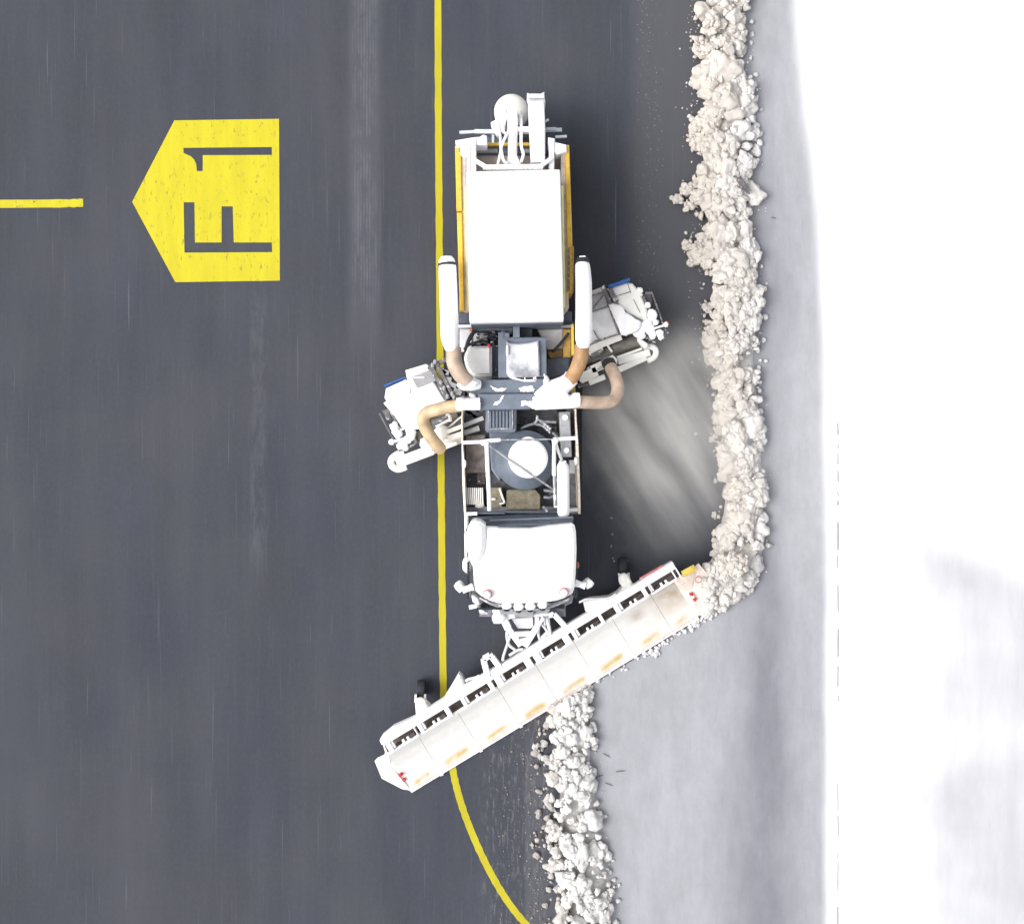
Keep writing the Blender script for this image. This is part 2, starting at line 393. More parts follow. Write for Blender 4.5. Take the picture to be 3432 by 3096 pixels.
for sy in ys:
    xl, xr = film_left(sy), bank(sy)
    for t in tt:
        sx = xl+(xr+70-xl)*t
        n = fbm(sx/134, sy/134, 0.35); n2 = fbm(sx/134+9, sy/134*0.35, 0.9); n3 = fbm(sx/134*1.6, sy/134*0.3, 3.0)
        white = sst(xr-soft(sy), xr+22, sx+n2*14)
        d = sst(2100, 2480, sy)*(0.55+1.1*n)                               # scuffed dark smear down the middle
        smear = math.exp(-((sx-2575-30*n)/(62+60*sst(2300, 2900, sy)))**2)*sst(1750, 2100, sy)*(1.0+1.0*n2)
        g = G2*(0.97+0.11*n2+0.05*n3)
        g = g*(1-min(1, max(0, smear))*0.9)+G0*min(1, max(0, smear))*0.9
        mid = sst(2330, 2520, sx)*sst(1700, 2300, sy)*0.45
        g = g*(1-mid)+G1*mid
        # streaky bare patch beside the windrow half way up
        p2 = math.exp(-((sx-2600)/110)**2-((sy-920)/300)**2)*0.6; g = g*(1-p2)+G1*p2*(1+0.1*n3)
        p3 = math.exp(-((sx-2540)/40)**2-((sy-1150)/200)**2)*0.4; g = g*(1-p3)+G1*p3
        # upper part is lighter toward the bank
        lt = sst(2560, 2760, sx)*0.35*(1-0.5*mid); g = g*(1-lt)+np.array(alb(220, 221, 227))*lt
        # greyish areas on the deep snow
        gp = sst(2800, 3220, sx+120*n)*sst(1440+(sx-2890)*0.45, 1800+(sx-2890)*0.45, sy)*min(1, max(0.3, 0.86+0.5*fbm(sx/134*0.4, sy/134+4, 0.22, 4)))
        ww = GW*(1-gp)+GP*gp
        c = g*(1-white)+ww*white
        x, y = P(sx, sy).to_2d(); hgt = 0.004+0.02*sst(xr-20, xr+60, sx)+0.12*sst(xr+30, xr+600, sx)*(1+0.8*n)
        V.append((x, y, hgt)); C.append(c)
nt = len(tt); F = [[i*nt+j, (i+1)*nt+j, (i+1)*nt+j+1, i*nt+j+1] for i in range(len(ys)-1) for j in range(nt-1)]
tag(raw_mesh('snow_covered_ground', V, F, 'snowcover', np.array(C)), kind='structure')

# broken dark joint where the buried pavement edge shows through the snow
B = MB(); sy = 1418
def snow_z(sx, sy):
    xr = bank(sy); return 0.03+0.02+0.12*sst(xr+30, xr+600, sx)*1.6
rj = random.Random(3)
while sy < 3090:
    L = rj.choice((18, 40, 70, 95)); gap = rj.choice((12, 30, 55, 18))
    if not (2340 < sy < 2580) or rj.random() < 0.08:
        a = P(2808+rj.uniform(-1, 1), sy, 0.05); b = P(2808+rj.uniform(-1, 1), sy+L, 0.05)
        B.bar((a.x, a.y, 0.035), (b.x, b.y, 0.035), rj.uniform(0.012, 0.026), 0.03)
    sy += L+gap
tag(B.build('pavement_edge', paint('edge_joint', (150, 146, 146))), kind='structure')

# ---------------------------------------------------------------- paint on the ground
def flat(name, outer, holes, z, mat):
    polys = [[Vector((*P(x, y).to_2d(), 0)) for x, y in ring] for ring in [outer]+holes]
    tri = tessellate_polygon(polys); vs = [(p.x, p.y, z) for ring in polys for p in ring]
    B = MB()
    fs = []
    for t3 in tri:
        p0, p1, p2 = (Vector(vs[k]) for k in t3); cz = (p1-p0).cross(p2-p0).z
        if abs(cz) > 1e-9: fs.append(list(t3) if cz > 0 else list(t3)[::-1])
    return B.add(vs, fs).build(name, mat)
outer = pg(cJ, (600, 130), (1630, 115), (1638, 1705), (610, 1720), (185, 930))
one = pg(cJ, (690, 400), (1560, 392), (1560, 470), (880, 472), (880, 628), (822, 628), (815, 560), (795, 515), (763, 483), (690, 450))
eff = pg(cJ, (692, 935), (798, 935), (803, 1330), (1065, 1330), (1065, 975), (1175, 975), (1185, 1330), (1560, 1330), (1563, 1425), (700, 1430))
o = flat('ground_sign', outer, [one, eff], 0.004, 'sign')
tag(o, 'yellow arrow-shaped block with bare letters F1 painted on the dark asphalt', 'ground marking')
def ribbon(name, pts, wpx, mat):
    q = []
    for i in range(len(pts)-1):
        a, b, c, d = [Vector(pts[k]) for k in (max(i-1, 0), i, i+1, min(i+2, len(pts)-1))]
        for k in range(12):
            t = k/12; q.append(0.5*((2*b)+(c-a)*t+(2*a-5*b+4*c-d)*t*t+(-a+3*b-3*c+d)*t**3))
    q.append(Vector(pts[-1])); vs = []; fs = []
    for i, p in enumerate(q):
        t = (q[min(i+1, len(q)-1)]-q[max(i-1, 0)]).normalized(); n = Vector((-t.y, t.x))
        wv = wpx/2*(1+0.05*math.sin(i*1.7)+0.04*math.sin(i*4.1))
        for s in (-1, 1): vs.append((*P(*(p+n*s*wv)).to_2d(), 0.004))
    for i in range(len(q)-1): fs.append([2*i, 2*i+1, 2*i+3, 2*i+2])
    B = MB()
    f2 = []
    for f in fs:
        p = [Vector(vs[k]) for k in f[:3]]; f2.append(f if (p[1]-p[0]).cross(p[2]-p[0]).z > 0 else f[::-1])
    return B.add(vs, f2).build(name, mat)
o = ribbon('taxiway_line', pg(cO, (861, -900), (861.5, -300), (863, 0), (864, 250), (866, 500), (868, 800), (870, 1000), (871.5, 1180), (874, 1360), (880, 1440), (893, 1520), (908, 1580), (931, 1643), (964, 1714), (1001, 1776), (1045, 1830), (1110, 1895), (1200, 1960), (1400, 2060)), 23, 'line')
tag(o, 'long yellow line running under the truck and curving away at the bottom', 'ground marking')
o = ribbon('taxiway_line', pg(cO, (-900, 404), (0, 402), (164, 400)), 27, 'sign')
tag(o, 'short thick yellow bar at the left edge pointing at the F1 block', 'ground marking')

# ================================================================ the truck
root = bpy.data.objects.new('snow_plow_truck', None); COL.objects.link(root); root.location = P(1745, 1548, 0)
tag(root, 'white and yellow airport snow plow truck with wide angled front blade and tan side hoses', 'snow plow')
Z = lambda c, x, y, z: P(*c(x, y), z)

# chassis and wheels
B = MB(); B.rect(cO, 945, 285, 1115, 1215, 0.62, 0.95)
B.rect(cO, 915, 640, 1130, 1015, 0.95, 1.05); B.rect(cO, 905, 285, 1120, 640, 1.0, 1.1)
B.build('chassis', 'deck', root)
for wy in (1130, 800, 470, 395):
    for wx in (948, 1105):
        c = P(wx*1.7007, wy*1.7007, 0.55); B = MB(); prof = []
        pts = [c+Vector((dx, 0, 0)) for dx in (-0.16, -0.15, -0.11, 0.11, 0.15, 0.16)]
        B.tube(pts, [0.34, 0.48, 0.53, 0.53, 0.48, 0.34], 28); wh = B.build('wheel', 'black', root)
        B = MB(); s = 1 if wx > 1000 else -1
        B.tube([c+Vector((s*0.165, 0, 0)), c+Vector((s*0.18, 0, 0))], [0.30, 0.27], 20); B.tube([c+Vector((s*0.18, 0, 0)), c+Vector((s*0.22, 0, 0))], [0.1, 0.08], 14)
        B.build('rim', 'steel', wh)

# ---- hopper
def scal(poly, k, c=None):
    cx = sum(p[0] for p in poly)/len(poly); cy = sum(p[1] for p in poly)/len(poly)
    return [(cx+(x-cx)*k, cy+(y-cy)*k) for x, y in poly]
B = MB()   # side walls with thickness (yellow)
B.prism([(1525, 490), (1545, 490), (1549, 708), (1530, 708)], 0.9, 2.05)
B.prism([(1531, 712), (1549, 712), (1556, 1041), (1541, 1041)], 0.9, 2.05)
B.prism([(1894, 486), (1908, 486), (1918, 800), (1921, 978), (1903, 978), (1897, 640)], 0.9, 2.05)
B.bar(Z(cA, 780, 690, 1.6), Z(cA, 1290, 688, 1.6), 0.07, 0.1)
hop = B.build('hopper', 'yellow', root)
B = MB()   # sloping inner liner
B.prism([(1545, 512), (1562, 512), (1572, 1045), (1556, 1045)], 1.2, 2.0); B.prism([(1879, 500), (1896, 500), (1904, 960), (1907, 1030), (1886, 1060)], 1.2, 2.0)
B.prism([(1560, 512), (1885, 512), (1885, 600), (1560, 600)], 1.1, 1.35)
B.build('liner', 'beige', hop)
B = MB(); B.prism([(1556, 632), (1565, 632), (1574, 1040), (1567, 1040)], 1.9, 2.25); B.prism([(1880, 622), (1888, 622), (1895, 1030), (1888, 1030)], 1.9, 2.25)
B.build('trim_strip', 'paleyel', hop)
top = [(1563.5, 577), (1566, 574.5), (1873, 567.5), (1877.5, 570), (1889.5, 1070), (1887, 1074.5), (1577, 1080.5), (1573.5, 1078)]
B = MB(); B.prism(top, 1.9, 3.05, 0.03); cov = B.build('cover', 'cab', hop)
B = MB(); B.prism([(1578, 1081), (1886, 1074.5), (1886, 1084), (1578, 1090)], 1.8, 2.75); B.build('front_wall', 'slatedark', hop)
B = MB()
for i in range(7): B.rect(cB, 1690, 108+i*70, 1718, 108+i*70+52, 2.04, 2.062, 0.004)
B.build('ladder_slot', 'dusty', hop)
B = MB(); B.bar(Z(cB, 1752, 90, 2.05), Z(cB, 1748, 600, 2.05), 0.03, 0.05)
for i in range(8): B.bar(Z(cB, 1752, 100+i*70, 2.03), Z(cB, 1688, 100+i*70, 2.03), 0.02, 0.05)
B.build('ladder', 'gold', hop)
B = MB()   # rear frame
B.prism(pg(cA, (425, 640), (600, 610), (700, 600), (740, 575), (780, 590), (780, 690), (700, 690), (560, 700), (430, 712)), 1.7, 2.2)
B.prism(pg(cA, (455, 720), (590, 715), (590, 815), (520, 830), (470, 800)), 1.6, 2.05)
B.prism(pg(cA, (1470, 605), (1545, 620), (1550, 660), (1675, 690), (1680, 765), (1560, 800), (1545, 770), (1480, 770)), 1.7, 2.2)
B.rect(cA, 598, 630, 655, 990, 1.5, 2.25); B.rect(cA, 1482, 640, 1540, 975, 1.5, 2.25); B.rect(cA, 490, 820, 590, 1180, 1.5, 1.95)
B.bar(Z(cA, 640, 865, 2.3), Z(cA, 790, 955, 2.4), 0.09, 0.09); B.bar(Z(cA, 1500, 850, 2.3), Z(cA, 1385, 935, 2.4), 0.09, 0.09)
B.bar(Z(cA, 770, 948, 2.4), Z(cA, 1410, 940, 2.4), 0.11, 0.11)
B.build('rear_frame', 'white', hop)
B = MB(); B.rect(cA, 660, 700, 1480, 795, 1.2, 1.5); B.rect(cA, 790, 600, 1480, 690, 0.9, 1.2)
B.build('rear_beam', 'slatedark', hop)
B = MB(); B.rect(cA, 670, 735, 900, 780, 1.4, 1.53); B.rect(cA, 1195, 735, 1270, 780, 1.4, 1.53); B.build('step_plate', 'grey', hop)
B = MB()
for i in range(16): B.bar(Z(cA, 735+i*43, 966, 2.85), Z(cA, 765+i*43+random.uniform(-8, 8), 966, 2.85), 0.03, 0.04)
B.build('cover_clip', 'pale', hop)

# ---- spreader at the rear
c = P(1714, 369, 1.1)
R0 = RM(58, 1.1)
B = MB(); B.lathe((c.x, c.y, 0), [(R0*0.97, 0.75), (R0, 0.85), (R0, 1.0), (R0*0.93, 1.1), (R0*0.7, 1.2), (R0*0.4, 1.27), (0.04, 1.3)], 40)
spr = B.build('spreader', 'cream', root)
B = MB(); B.prism([(1701, 362), (1731, 358), (1735, 400), (1733, 520), (1748, 552), (1692, 554), (1702, 520)], 1.3, 1.85, 0.03)
B.prism([(1680, 375), (1698, 360), (1700, 395), (1690, 440), (1680, 440)], 1.2, 1.45); B.prism([(1735, 375), (1752, 385), (1748, 420), (1735, 418)], 1.2, 1.4)
B.prism([(1645, 410), (1660, 402), (1668, 425), (1680, 440), (1668, 452), (1650, 428)], 1.2, 1.5)
B.rect(cA, 1125, 485, 1275, 540, 1.5, 1.75)
B.build('mount_post', 'white', spr)
for pts in (((880, 330), (905, 470), (930, 600), (935, 700), (965, 860), (1010, 905)), ((1085, 330), (1065, 430), (1020, 540), (955, 680), (930, 800), (895, 950)),
            ((1150, 330), (1165, 420), (1165, 600), (1170, 720), (1190, 800), (1165, 890)), ((960, 330), (945, 420), (955, 520), (985, 560)), ((1110, 340), (1090, 420), (1075, 520), (1080, 640), (1060, 800))):
    B = MB(); B.tube([Z(cA, x, y, 1.35+0.6*min(1, k/2.5)) for k, (x, y) in enumerate(pts)], 0.035, 8, 6); B.build('hose', 'white', spr)
B = MB(); B.prism(pg(cA, (1250, 195), (1425, 195), (1438, 500), (1435, 880), (1280, 888), (1262, 500)), 1.5, 2.3, 0.03); cv = B.build('conveyor', 'cab', spr)
B = MB(); B.prism(pg(cA, (1232, 105), (1260, 112), (1390, 112), (1428, 92), (1430, 160), (1440, 215), (1425, 200), (1250, 198), (1250, 160)), 1.5, 2.1); B.build('end_cap', 'pale', cv)
B = MB(); B.rect(cA, 1256, 165, 1422, 178, 1.9, 2.13, 0.004); B.build('seal', 'grey', cv)
B = MB(); B.bar(Z(cA, 470, 555, 1.3), Z(cA, 650, 545, 1.3), 0.07, 0.06); B.bar(Z(cA, 640, 543, 1.32), Z(cA, 890, 545, 1.32), 0.1, 0.06)
B.bar(Z(cA, 1440, 528, 1.3), Z(cA, 1625, 524, 1.3), 0.09, 0.06); B.bar(Z(cA, 1450, 515, 1.34), Z(cA, 1560, 512, 1.34), 0.07, 0.05); B.bar(Z(cA, 850, 560, 1.2), Z(cA, 850, 680, 1.2), 0.06, 0.06)
B.bar(Z(cA, 1550, 605, 1.5), Z(cA, 1680, 598, 1.5), 0.06, 0.06); B.bar(Z(cA, 1440, 430, 1.7), Z(cA, 1475, 405, 1.7), 0.05, 0.05)
B.build('light_bar', paint('frosted_bluish', (214, 224, 230), 0.5), root)

# ---- engine bay between hopper and blower
B = MB(); B.rect(cE, 130, 100, 1560, 800, 1.05, 1.15); B.rect(cE, 130, -10, 275, 125, 1.2, 1.75); B.rect(cE, 1425, -20, 1530, 100, 1.2, 1.75)
B.rect(cE, 540, 380, 625, 800, 1.1, 1.6); B.prism(pg(cE, (1215, 560), (1500, 520), (1480, 760), (1215, 790)), 1.1, 1.45)
B.rect(cE, 360, 110, 660, 210, 1.3, 2.0); B.rect(cE, 660, 110, 800, 260, 1.3, 2.0)
bay = B.build('engine_bay', 'slatedark', root)
B = MB(); B.rect(cE, 150, 190, 300, 470, 1.1, 1.5); B.rect(cE, 300, 235, 500, 380, 1.1, 1.45); B.prism(pg(cE, (1105, 200), (1420, 190), (1420, 430), (1230, 440)), 1.1, 1.5); B.build('side_panel', 'pale', bay)
B = MB(); B.rect(cE, 1420, 195, 1515, 540, 1.1, 1.6); B.prism(pg(cE, (1225, 470), (1420, 430), (1420, 540), (1260, 570)), 1.1, 1.35); B.build('toolbox', 'gold', bay)
B = MB(); B.bar(Z(cE, 130, 162, 1.9), Z(cE, 345, 158, 1.9), 0.07, 0.07); B.build('cross_bar', 'white', bay)
B = MB(); B.tube(pz(cE, (1040, 122, 1.9), (1430, 105, 1.9)), 0.03, 8); B.tube(pz(cE, (1040, 150, 1.9), (1420, 128, 1.9)), 0.035, 8); B.tube(pz(cE, (1100, 172, 1.9), (1540, 158, 1.9)), 0.04, 10); B.bar(Z(cE, 470, 130, 2.1), Z(cE, 660, 128, 2.1), 0.05, 0.05)
B.build('hydraulic_pipe', 'steel', bay)
B = MB(); B.rect(cE, 805, 110, 890, 295, 1.3, 2.3); B.build('mast', 'slate', bay)
B = MB(); B.rect(cE, 895, 130, 1040, 292, 1.2, 1.8); B.build('pump_box', 'slatedark', bay)
B = MB()
for pts in (((380, 195), (300, 250), (250, 340), (225, 430), (205, 560)), ((420, 200), (330, 235), (270, 330), (240, 400)), ((600, 250), (480, 310), (350, 360), (250, 395), (205, 450)), ((640, 230), (560, 250), (520, 300), (600, 320)), ((180, 480), (185, 600), (215, 690)), ((1490, 240), (1400, 360), (1290, 480))):
    B.tube([Z(cE, x, y, 1.75) for x, y in pts], 0.035, 8, 6)
B.build('rubber_hose', 'black', bay)
B = MB(); rr = random.Random(5)
for i in range(26):
    x, y = rr.uniform(340, 640), rr.uniform(170, 400); B.rect(cE, x, y, x+rr.uniform(12, 45), y+rr.uniform(10, 26), 1.2, rr.uniform(1.6, 1.95), 0.008)
for i in range(16):
    x, y = rr.uniform(545, 600), rr.uniform(400, 760); B.rect(cE, x, y, x+rr.uniform(10, 25), y+rr.uniform(10, 26), 1.2, rr.uniform(1.55, 1.72), 0.008)
B.build('valve_block', 'dark', bay)
B = MB(); B.blob(Z(cE, 565, 182, 1.98), 0.04); B.blob(Z(cE, 512, 395, 1.95), 0.045); B.build('valve_cap', 'red', bay)
B = MB(); B.tube(pz(cE, (280, 215, 1.7), (310, 190, 1.75), (350, 178, 1.75)), 0.03, 8, 4); B.build('orange_hose', 'orange', bay)
B = MB(); B.prism(pg(cE, (202, 560), (208, 510), (232, 455), (275, 420), (330, 402), (535, 398), (545, 410), (546, 765), (535, 772), (330, 772), (275, 735), (225, 660)), 1.15, 1.9, 0.06); B.build('fluid_tank', paint('white_tank', (226, 224, 222), 0.5, 0.06), bay)

B = MB(); B.prism(pg(cE, (622, 235), (700, 215), (700, 290), (765, 290), (1215, 292), (1222, 790), (625, 795)), 1.2, 2.15, 0.02); B.prism(pg(cE, (700, 228), (765, 240), (765, 300), (700, 300)), 1.2, 2.2)
cab_ = B.build('engine_cabinet', 'slate', root)
B = MB(); B.prism(pg(cE, (722, 335), (770, 360), (880, 372), (1000, 362), (1120, 335), (1138, 770), (1085, 785), (760, 790), (725, 740)), 2.15, 2.25, 0.03); lid = B.build('lid', 'lid', cab_)
for hx in (735, 1100):
    B = MB(); B.tube(pz(cE, (hx, 405, 2.24), (hx, 412, 2.3), (hx, 500, 2.3), (hx, 507, 2.24)), 0.03, 8); B.build('handle', 'white', lid)
B = MB(); B.bar(Z(cE, 770, 790, 2.2), Z(cE, 930, 828, 2.2), 0.04, 0.05); B.bar(Z(cE, 930, 828, 2.2), Z(cE, 1085, 826, 2.2), 0.05, 0.05); B.bar(Z(cE, 1070, 785, 2.2), Z(cE, 1078, 830, 2.2), 0.07, 0.05); B.bar(Z(cE, 950, 790, 2.2), Z(cE, 950, 826, 2.2), 0.03, 0.05)
B.build('latch_frame', 'cream', cab_)

# ---- blower housing with snow patches
B = MB(); B.prism(pg(cE, (365, 820), (1180, 800), (1250, 870), (1120, 985), (365, 990)), 1.3, 2.2, 0.02); B.prism(pg(cE, (365, 990), (1130, 985), (1060, 1080), (1020, 1175), (380, 1190), (400, 1080)), 1.3, 2.35, 0.02)
B.rect(cE, 280, 960, 370, 1060, 1.2, 1.9)
blo = B.build('blower_housing', 'slate', root)
def drift(pts, z, h, seed, parent, n=40, name='snow_patch'):
    """lump of lying snow with an uneven outline over polygon pts (list of px)"""
    Bm = MB(); rr = random.Random(seed); w = [P(x, y, z) for x, y in pts]; m = len(w); ring = []
    for i in range(m):
        for k in range(4):
            p = w[i].lerp(w[(i+1) % m], k/4); ring.append(p+Vector((rr.uniform(-1, 1), rr.uniform(-1, 1), 0))*0.012)
    cen = sum(ring, Vector())/len(ring); L = len(ring); vs = []; fs = []
    for r, hh in ((1.0, 0), (0.93, 0.6), (0.8, 0.92), (0.5, 1.0)):
        for p in ring:
            q = cen+(p-cen)*r; vs.append((q.x, q.y, z+h*hh*(1+0.3*mnoise.noise(q*6))))
    vs.append((cen.x, cen.y, z+h))
    for a in range(3):
        for i in range(L): fs.append([a*L+i, a*L+(i+1) % L, (a+1)*L+(i+1) % L, (a+1)*L+i])
    for i in range(L): fs.append([3*L+i, 3*L+(i+1) % L, 4*L])
    return Bm.add(vs, fs, True).build(name, 'white', parent)
drift(pg(cE, (522, 890), (600, 925), (680, 915), (740, 920), (690, 960), (600, 965), (560, 940)), 2.2, 0.03, 1, blo)
drift(pg(cE, (870, 920), (940, 895), (1050, 890), (1075, 930), (1072, 968), (980, 975), (900, 965)), 2.2, 0.04, 2, blo)
drift(pg(cE, (565, 1125), (590, 1085), (640, 1070), (675, 1005), (700, 1010), (660, 1080), (610, 1135)), 2.35, 0.02, 3, blo)
drift(pg(cE, (905, 1075), (960, 1070), (1030, 1085), (1080, 1130), (1040, 1165), (960, 1130), (910, 1140)), 2.35, 0.03, 4, blo)
drift(pg(cE, (265, 985), (310, 980), (350, 1000), (350, 1050), (300, 1060), (275, 1030)), 1.9, 0.05, 5, blo)

# ---- ducts
def duct(name, c, pts, r, mat, z, parent=root, rib=0, seg=18):
    B = MB(); B.tube([Z(c, p[0], p[1], p[2] if len(p) > 2 else z) for p in pts], r, seg, 8, rib); return B.build(name, mat, parent)
lp = MB(); lp.tube(pz(cB, (322, 205, 2.6), (325, 240, 2.6), (333, 300, 2.6), (335, 330, 2.6), (350, 700, 2.6), (362, 1120, 2.6), (372, 1170, 2.6), (378, 1250, 2.55)), [0.13, 0.18, 0.195, 0.2, 0.205, 0.205, 0.19, 0.14], 22)
lp = lp.build('suction_pipe', 'white', root)
B = MB(); B.tube(pz(cB, (332, 278, 2.6), (334, 305, 2.6)), 0.206, 22); B.tube(pz(cB, (245, 290, 2.55), (240, 350, 2.5)), 0.03, 8); B.tube(pz(cB, (425, 290, 2.55), (432, 700, 2.5)), 0.025, 8); B.build('clamp_band', 'black', lp)
rp = MB(); rp.tube(pz(cB, (1855, 268, 2.6), (1857, 292, 2.6), (1862, 360, 2.6), (1870, 500, 2.6), (1872, 800, 2.6), (1872, 1110, 2.6), (1868, 1150, 2.6), (1862, 1215, 2.55)), [0.14, 0.165, 0.178, 0.188, 0.193, 0.193, 0.18, 0.14], 22)
rp = rp.build('suction_pipe', 'white', root)
B = MB(); B.tube(pz(cB, (1857, 205, 2.6), (1857, 240, 2.6), (1857, 270, 2.6)), [0.11, 0.15, 0.17], 18); B.build('end_cap', 'black', rp)
B = MB(); B.bar(Z(cB, 1822, 203, 2.72), Z(cB, 1890, 199, 2.72), 0.03, 0.03); B.build('end_ring', 'pale', rp)
duct('flexible_hose', cB, [(405, 1225), (405, 1330), (425, 1430), (490, 1545), (575, 1620)], [0.175, 0.182, 0.182, 0.175, 0.165], 'tan', 2.5, rib=0.012)
duct('flexible_hose', cB, [(1850, 1200), (1838, 1330), (1805, 1440), (1755, 1540), (1700, 1600)], [0.165, 0.17, 0.17, 0.165, 0.15], 'tan2', 2.5, rib=0.012)
duct('flexible_hose', cC, [(440, 1632, 2.35), (600, 1640, 2.3), (790, 1642, 2.2), (905, 1605, 2.1), (945, 1500, 2.0), (935, 1400, 1.9), (895, 1290, 1.75), (845, 1200, 1.6)], 0.150, 'tan', 2, rib=0.012)
duct('flexible_hose', cD, [(1130, 835, 2.35), (1000, 850, 2.3), (850, 885, 2.2), (735, 920, 2.1), (685, 990, 2.0), (705, 1090, 1.9), (780, 1220, 1.8), (850, 1310, 1.65), (905, 1370, 1.5)], [0.148]*7+[0.15, 0.14], 'tan3', 2, rib=0.012)
B = MB(); B.tube(pz(cC, (862, 1225, 1.66), (835, 1175, 1.55)), 0.165, 16); B.build('hose_collar', 'black', root)
# manifold: snow-covered Y branch on the right, two stubs on the left
B = MB(); B.tube(pz(cE, (1540, 790, 2.45), (1440, 870, 2.4), (1300, 960, 2.38), (1120, 1075, 2.36)), [0.17, 0.2, 0.27, 0.2], 18, 5)
B.tube(pz(cE, (1625, 1062, 2.4), (1580, 1065, 2.4), (1555, 1085, 2.38), (1400, 1085, 2.38), (1200, 1085, 2.36), (1060, 1110, 2.34)), [0.16, 0.17, 0.15, 0.17, 0.19, 0.15], 18, 5)
man = B.build('manifold', 'white', root)
drift(pg(cE, (1452, 718), (1485, 712), (1585, 800), (1570, 860), (1500, 940), (1480, 1000), (1520, 1030), (1540, 1140), (1240, 1165), (1035, 1170), (1022, 1085), (1100, 1060), (1150, 985), (1280, 835), (1440, 762)), 2.34, 0.2, 8, man, name='snow_cap')
B = MB(); B.tube(pz(cE, (1500, 1140, 2.3), (1620, 1130, 2.35)), 0.03, 8); B.tube(pz(cE, (1610, 1020, 2.4), (1622, 1120, 2.4)), [0.05, 0.05], 8); B.build('clamp', 'cream', man)
B = MB(); B.blob(Z(cE, 1215, 845, 2.5), 0.09, (0.8, 1.7, 0.8), 3); B.tube(pz(cE, (1190, 750, 2.4), (1205, 800, 2.5)), 0.02, 6); B.build('valve_lever', 'cream', man)
B = MB(); B.tube(pz(cE, (150, 820, 2.45), (215, 850, 2.42), (300, 870, 2.36), (400, 880, 2.3)), [0.15, 0.19, 0.16, 0.1], 16, 4); ls = B.build('manifold', 'white', root)
drift(pg(cE, (140, 850), (190, 790), (255, 742), (300, 800), (410, 850), (380, 880), (320, 930), (260, 945), (210, 900), (150, 890)), 2.36, 0.2, 9, ls, name='snow_cap')
B = MB(); B.tube(pz(cE, (108, 1118, 2.4), (175, 1118, 2.4), (190, 1118, 2.4), (395, 1112, 2.36)), [0.15, 0.165, 0.14, 0.15], 16); ls2 = B.build('manifold', 'white', root)
drift(pg(cE, (185, 1062), (300, 1052), (385, 1050), (405, 1110), (385, 1165), (300, 1178), (190, 1182)), 2.42, 0.1, 10, ls2, name='snow_cap')

# ---- grille box, fan housing and forward bay
B = MB(); B.rect(cF, 215, 0, 1750, 1270, 1.0, 1.08)
B.rect(cF, 240, 1200, 1760, 1300, 1.1, 1.5); fb = B.build('front_bay', 'deck', root)
B = MB(); B.prism(pg(cE, (470, 1165), (500, 1145), (800, 1145), (850, 1165), (845, 1440), (825, 1462), (490, 1462), (465, 1440)), 1.2, 2.15, 0.03); gb = B.build('grille_box', 'slate', root)
B = MB(); B.rect(cE, 505, 1185, 795, 1420, 2.15, 2.17, 0.005); B.build('grille_recess', 'slatedark', gb)
B = MB()
for i in range(7): B.rect(cE, 512+i*41, 1200, 512+i*41+26, 1408, 2.165, 2.21, 0.008)
B.build('louvre', 'slate', gb)
B = MB()
for a, b in (((495, 1150), (795, 1150)), ((500, 1420), (800, 1418)), ((502, 1180), (502, 1420)), ((796, 1180), (796, 1420))): B.bar(Z(cE, *a, 2.18), Z(cE, *b, 2.18), 0.035, 0.06)
B.build('grille_frame', 'steel', gb)
c = P(*cF(1050, 572), 1.9); R0 = RM(101, 1.9)
B = MB(); B.lathe((c.x, c.y, 0), [(R0*0.96, 1.1), (R0*0.98, 1.75), (R0, 1.85), (R0*0.97, 1.92), (R0*0.72, 1.95), (R0*0.7, 2.0), (0.03, 2.02)], 56)
B.prism(pg(cF, (565, 150), (880, 170), (900, 600), (700, 860), (590, 700), (570, 400)), 1.1, 1.86, 0.03)
fan = B.build('fan_housing', 'slate', root)
c2 = P(*cF(1090, 545), 2.25); R1 = RM(67, 2.25)
B = MB(); ring = []
for k in range(48):
    a = 2*math.pi*k/48; x, y = 1090+270*math.cos(a), 545+270*math.sin(a); ring.append(cF(x, max(y, 308)))
B.prism(ring, 1.95, 2.25, 0.05); B.build('fan_cover', 'cab', fan)
B = MB(); B.tube([Z(cF, 1010+160*k/10, 300-26*math.sin(math.pi*k/10), 2.2) for k in range(11)], 0.035, 8); B.build('grab_handle', 'white', fan)
B = MB(); B.tube(pz(cF, (560, 370, 2.0), (820, 560, 2.29), (1100, 745, 2.29), (1290, 872, 2.1)), 0.024, 6); B.build('cable', 'grey', fan)
B = MB(); B.tube(pz(cF, (1290, 872, 2.1), (1445, 978, 2.05)), 0.03, 8); B.bar(Z(cF, 720, 300, 2.3), Z(cF, 1430, 290, 2.3), 0.03, 0.04); B.build('stay_rod', 'steel', fan)

B = MB(); B.prism(pg(cF, (240, 240), (510, 225), (530, 740), (250, 750)), 1.05, 1.45); B.rect(cF, 400, 640, 510, 900, 1.05, 1.35); B.build('dusty_panel', 'dusty', fb)
B = MB(); B.prism(pg(cF, (800, 985), (830, 970), (1190, 968), (1258, 1050), (1255, 1240), (790, 1240)), 1.05, 1.6); B.rect(cF, 540, 940, 740, 1220, 1.05, 1.5); B.build('engine_box', 'olive', fb)
B = MB()
for i in range(9): B.bar(Z(cF, 262+i*26, 945, 1.5), Z(cF, 272+i*26, 1170, 1.5), 0.03, 0.3)
B.build('radiator', 'cream', fb)
B = MB(); rr = random.Random(11)
for i in range(40):
    x, y = rr.choice([(rr.uniform(260, 520), rr.uniform(760, 1200)), (rr.uniform(1240, 1460), rr.uniform(880, 1230)), (rr.uniform(930, 1450), rr.uniform(20, 160))])
    B.rect(cF, x, y, x+rr.uniform(14, 60), y+rr.uniform(10, 40), 1.05, rr.uniform(1.2, 1.6), 0.01)
B.build('engine_part', 'dark', fb)
B = MB()
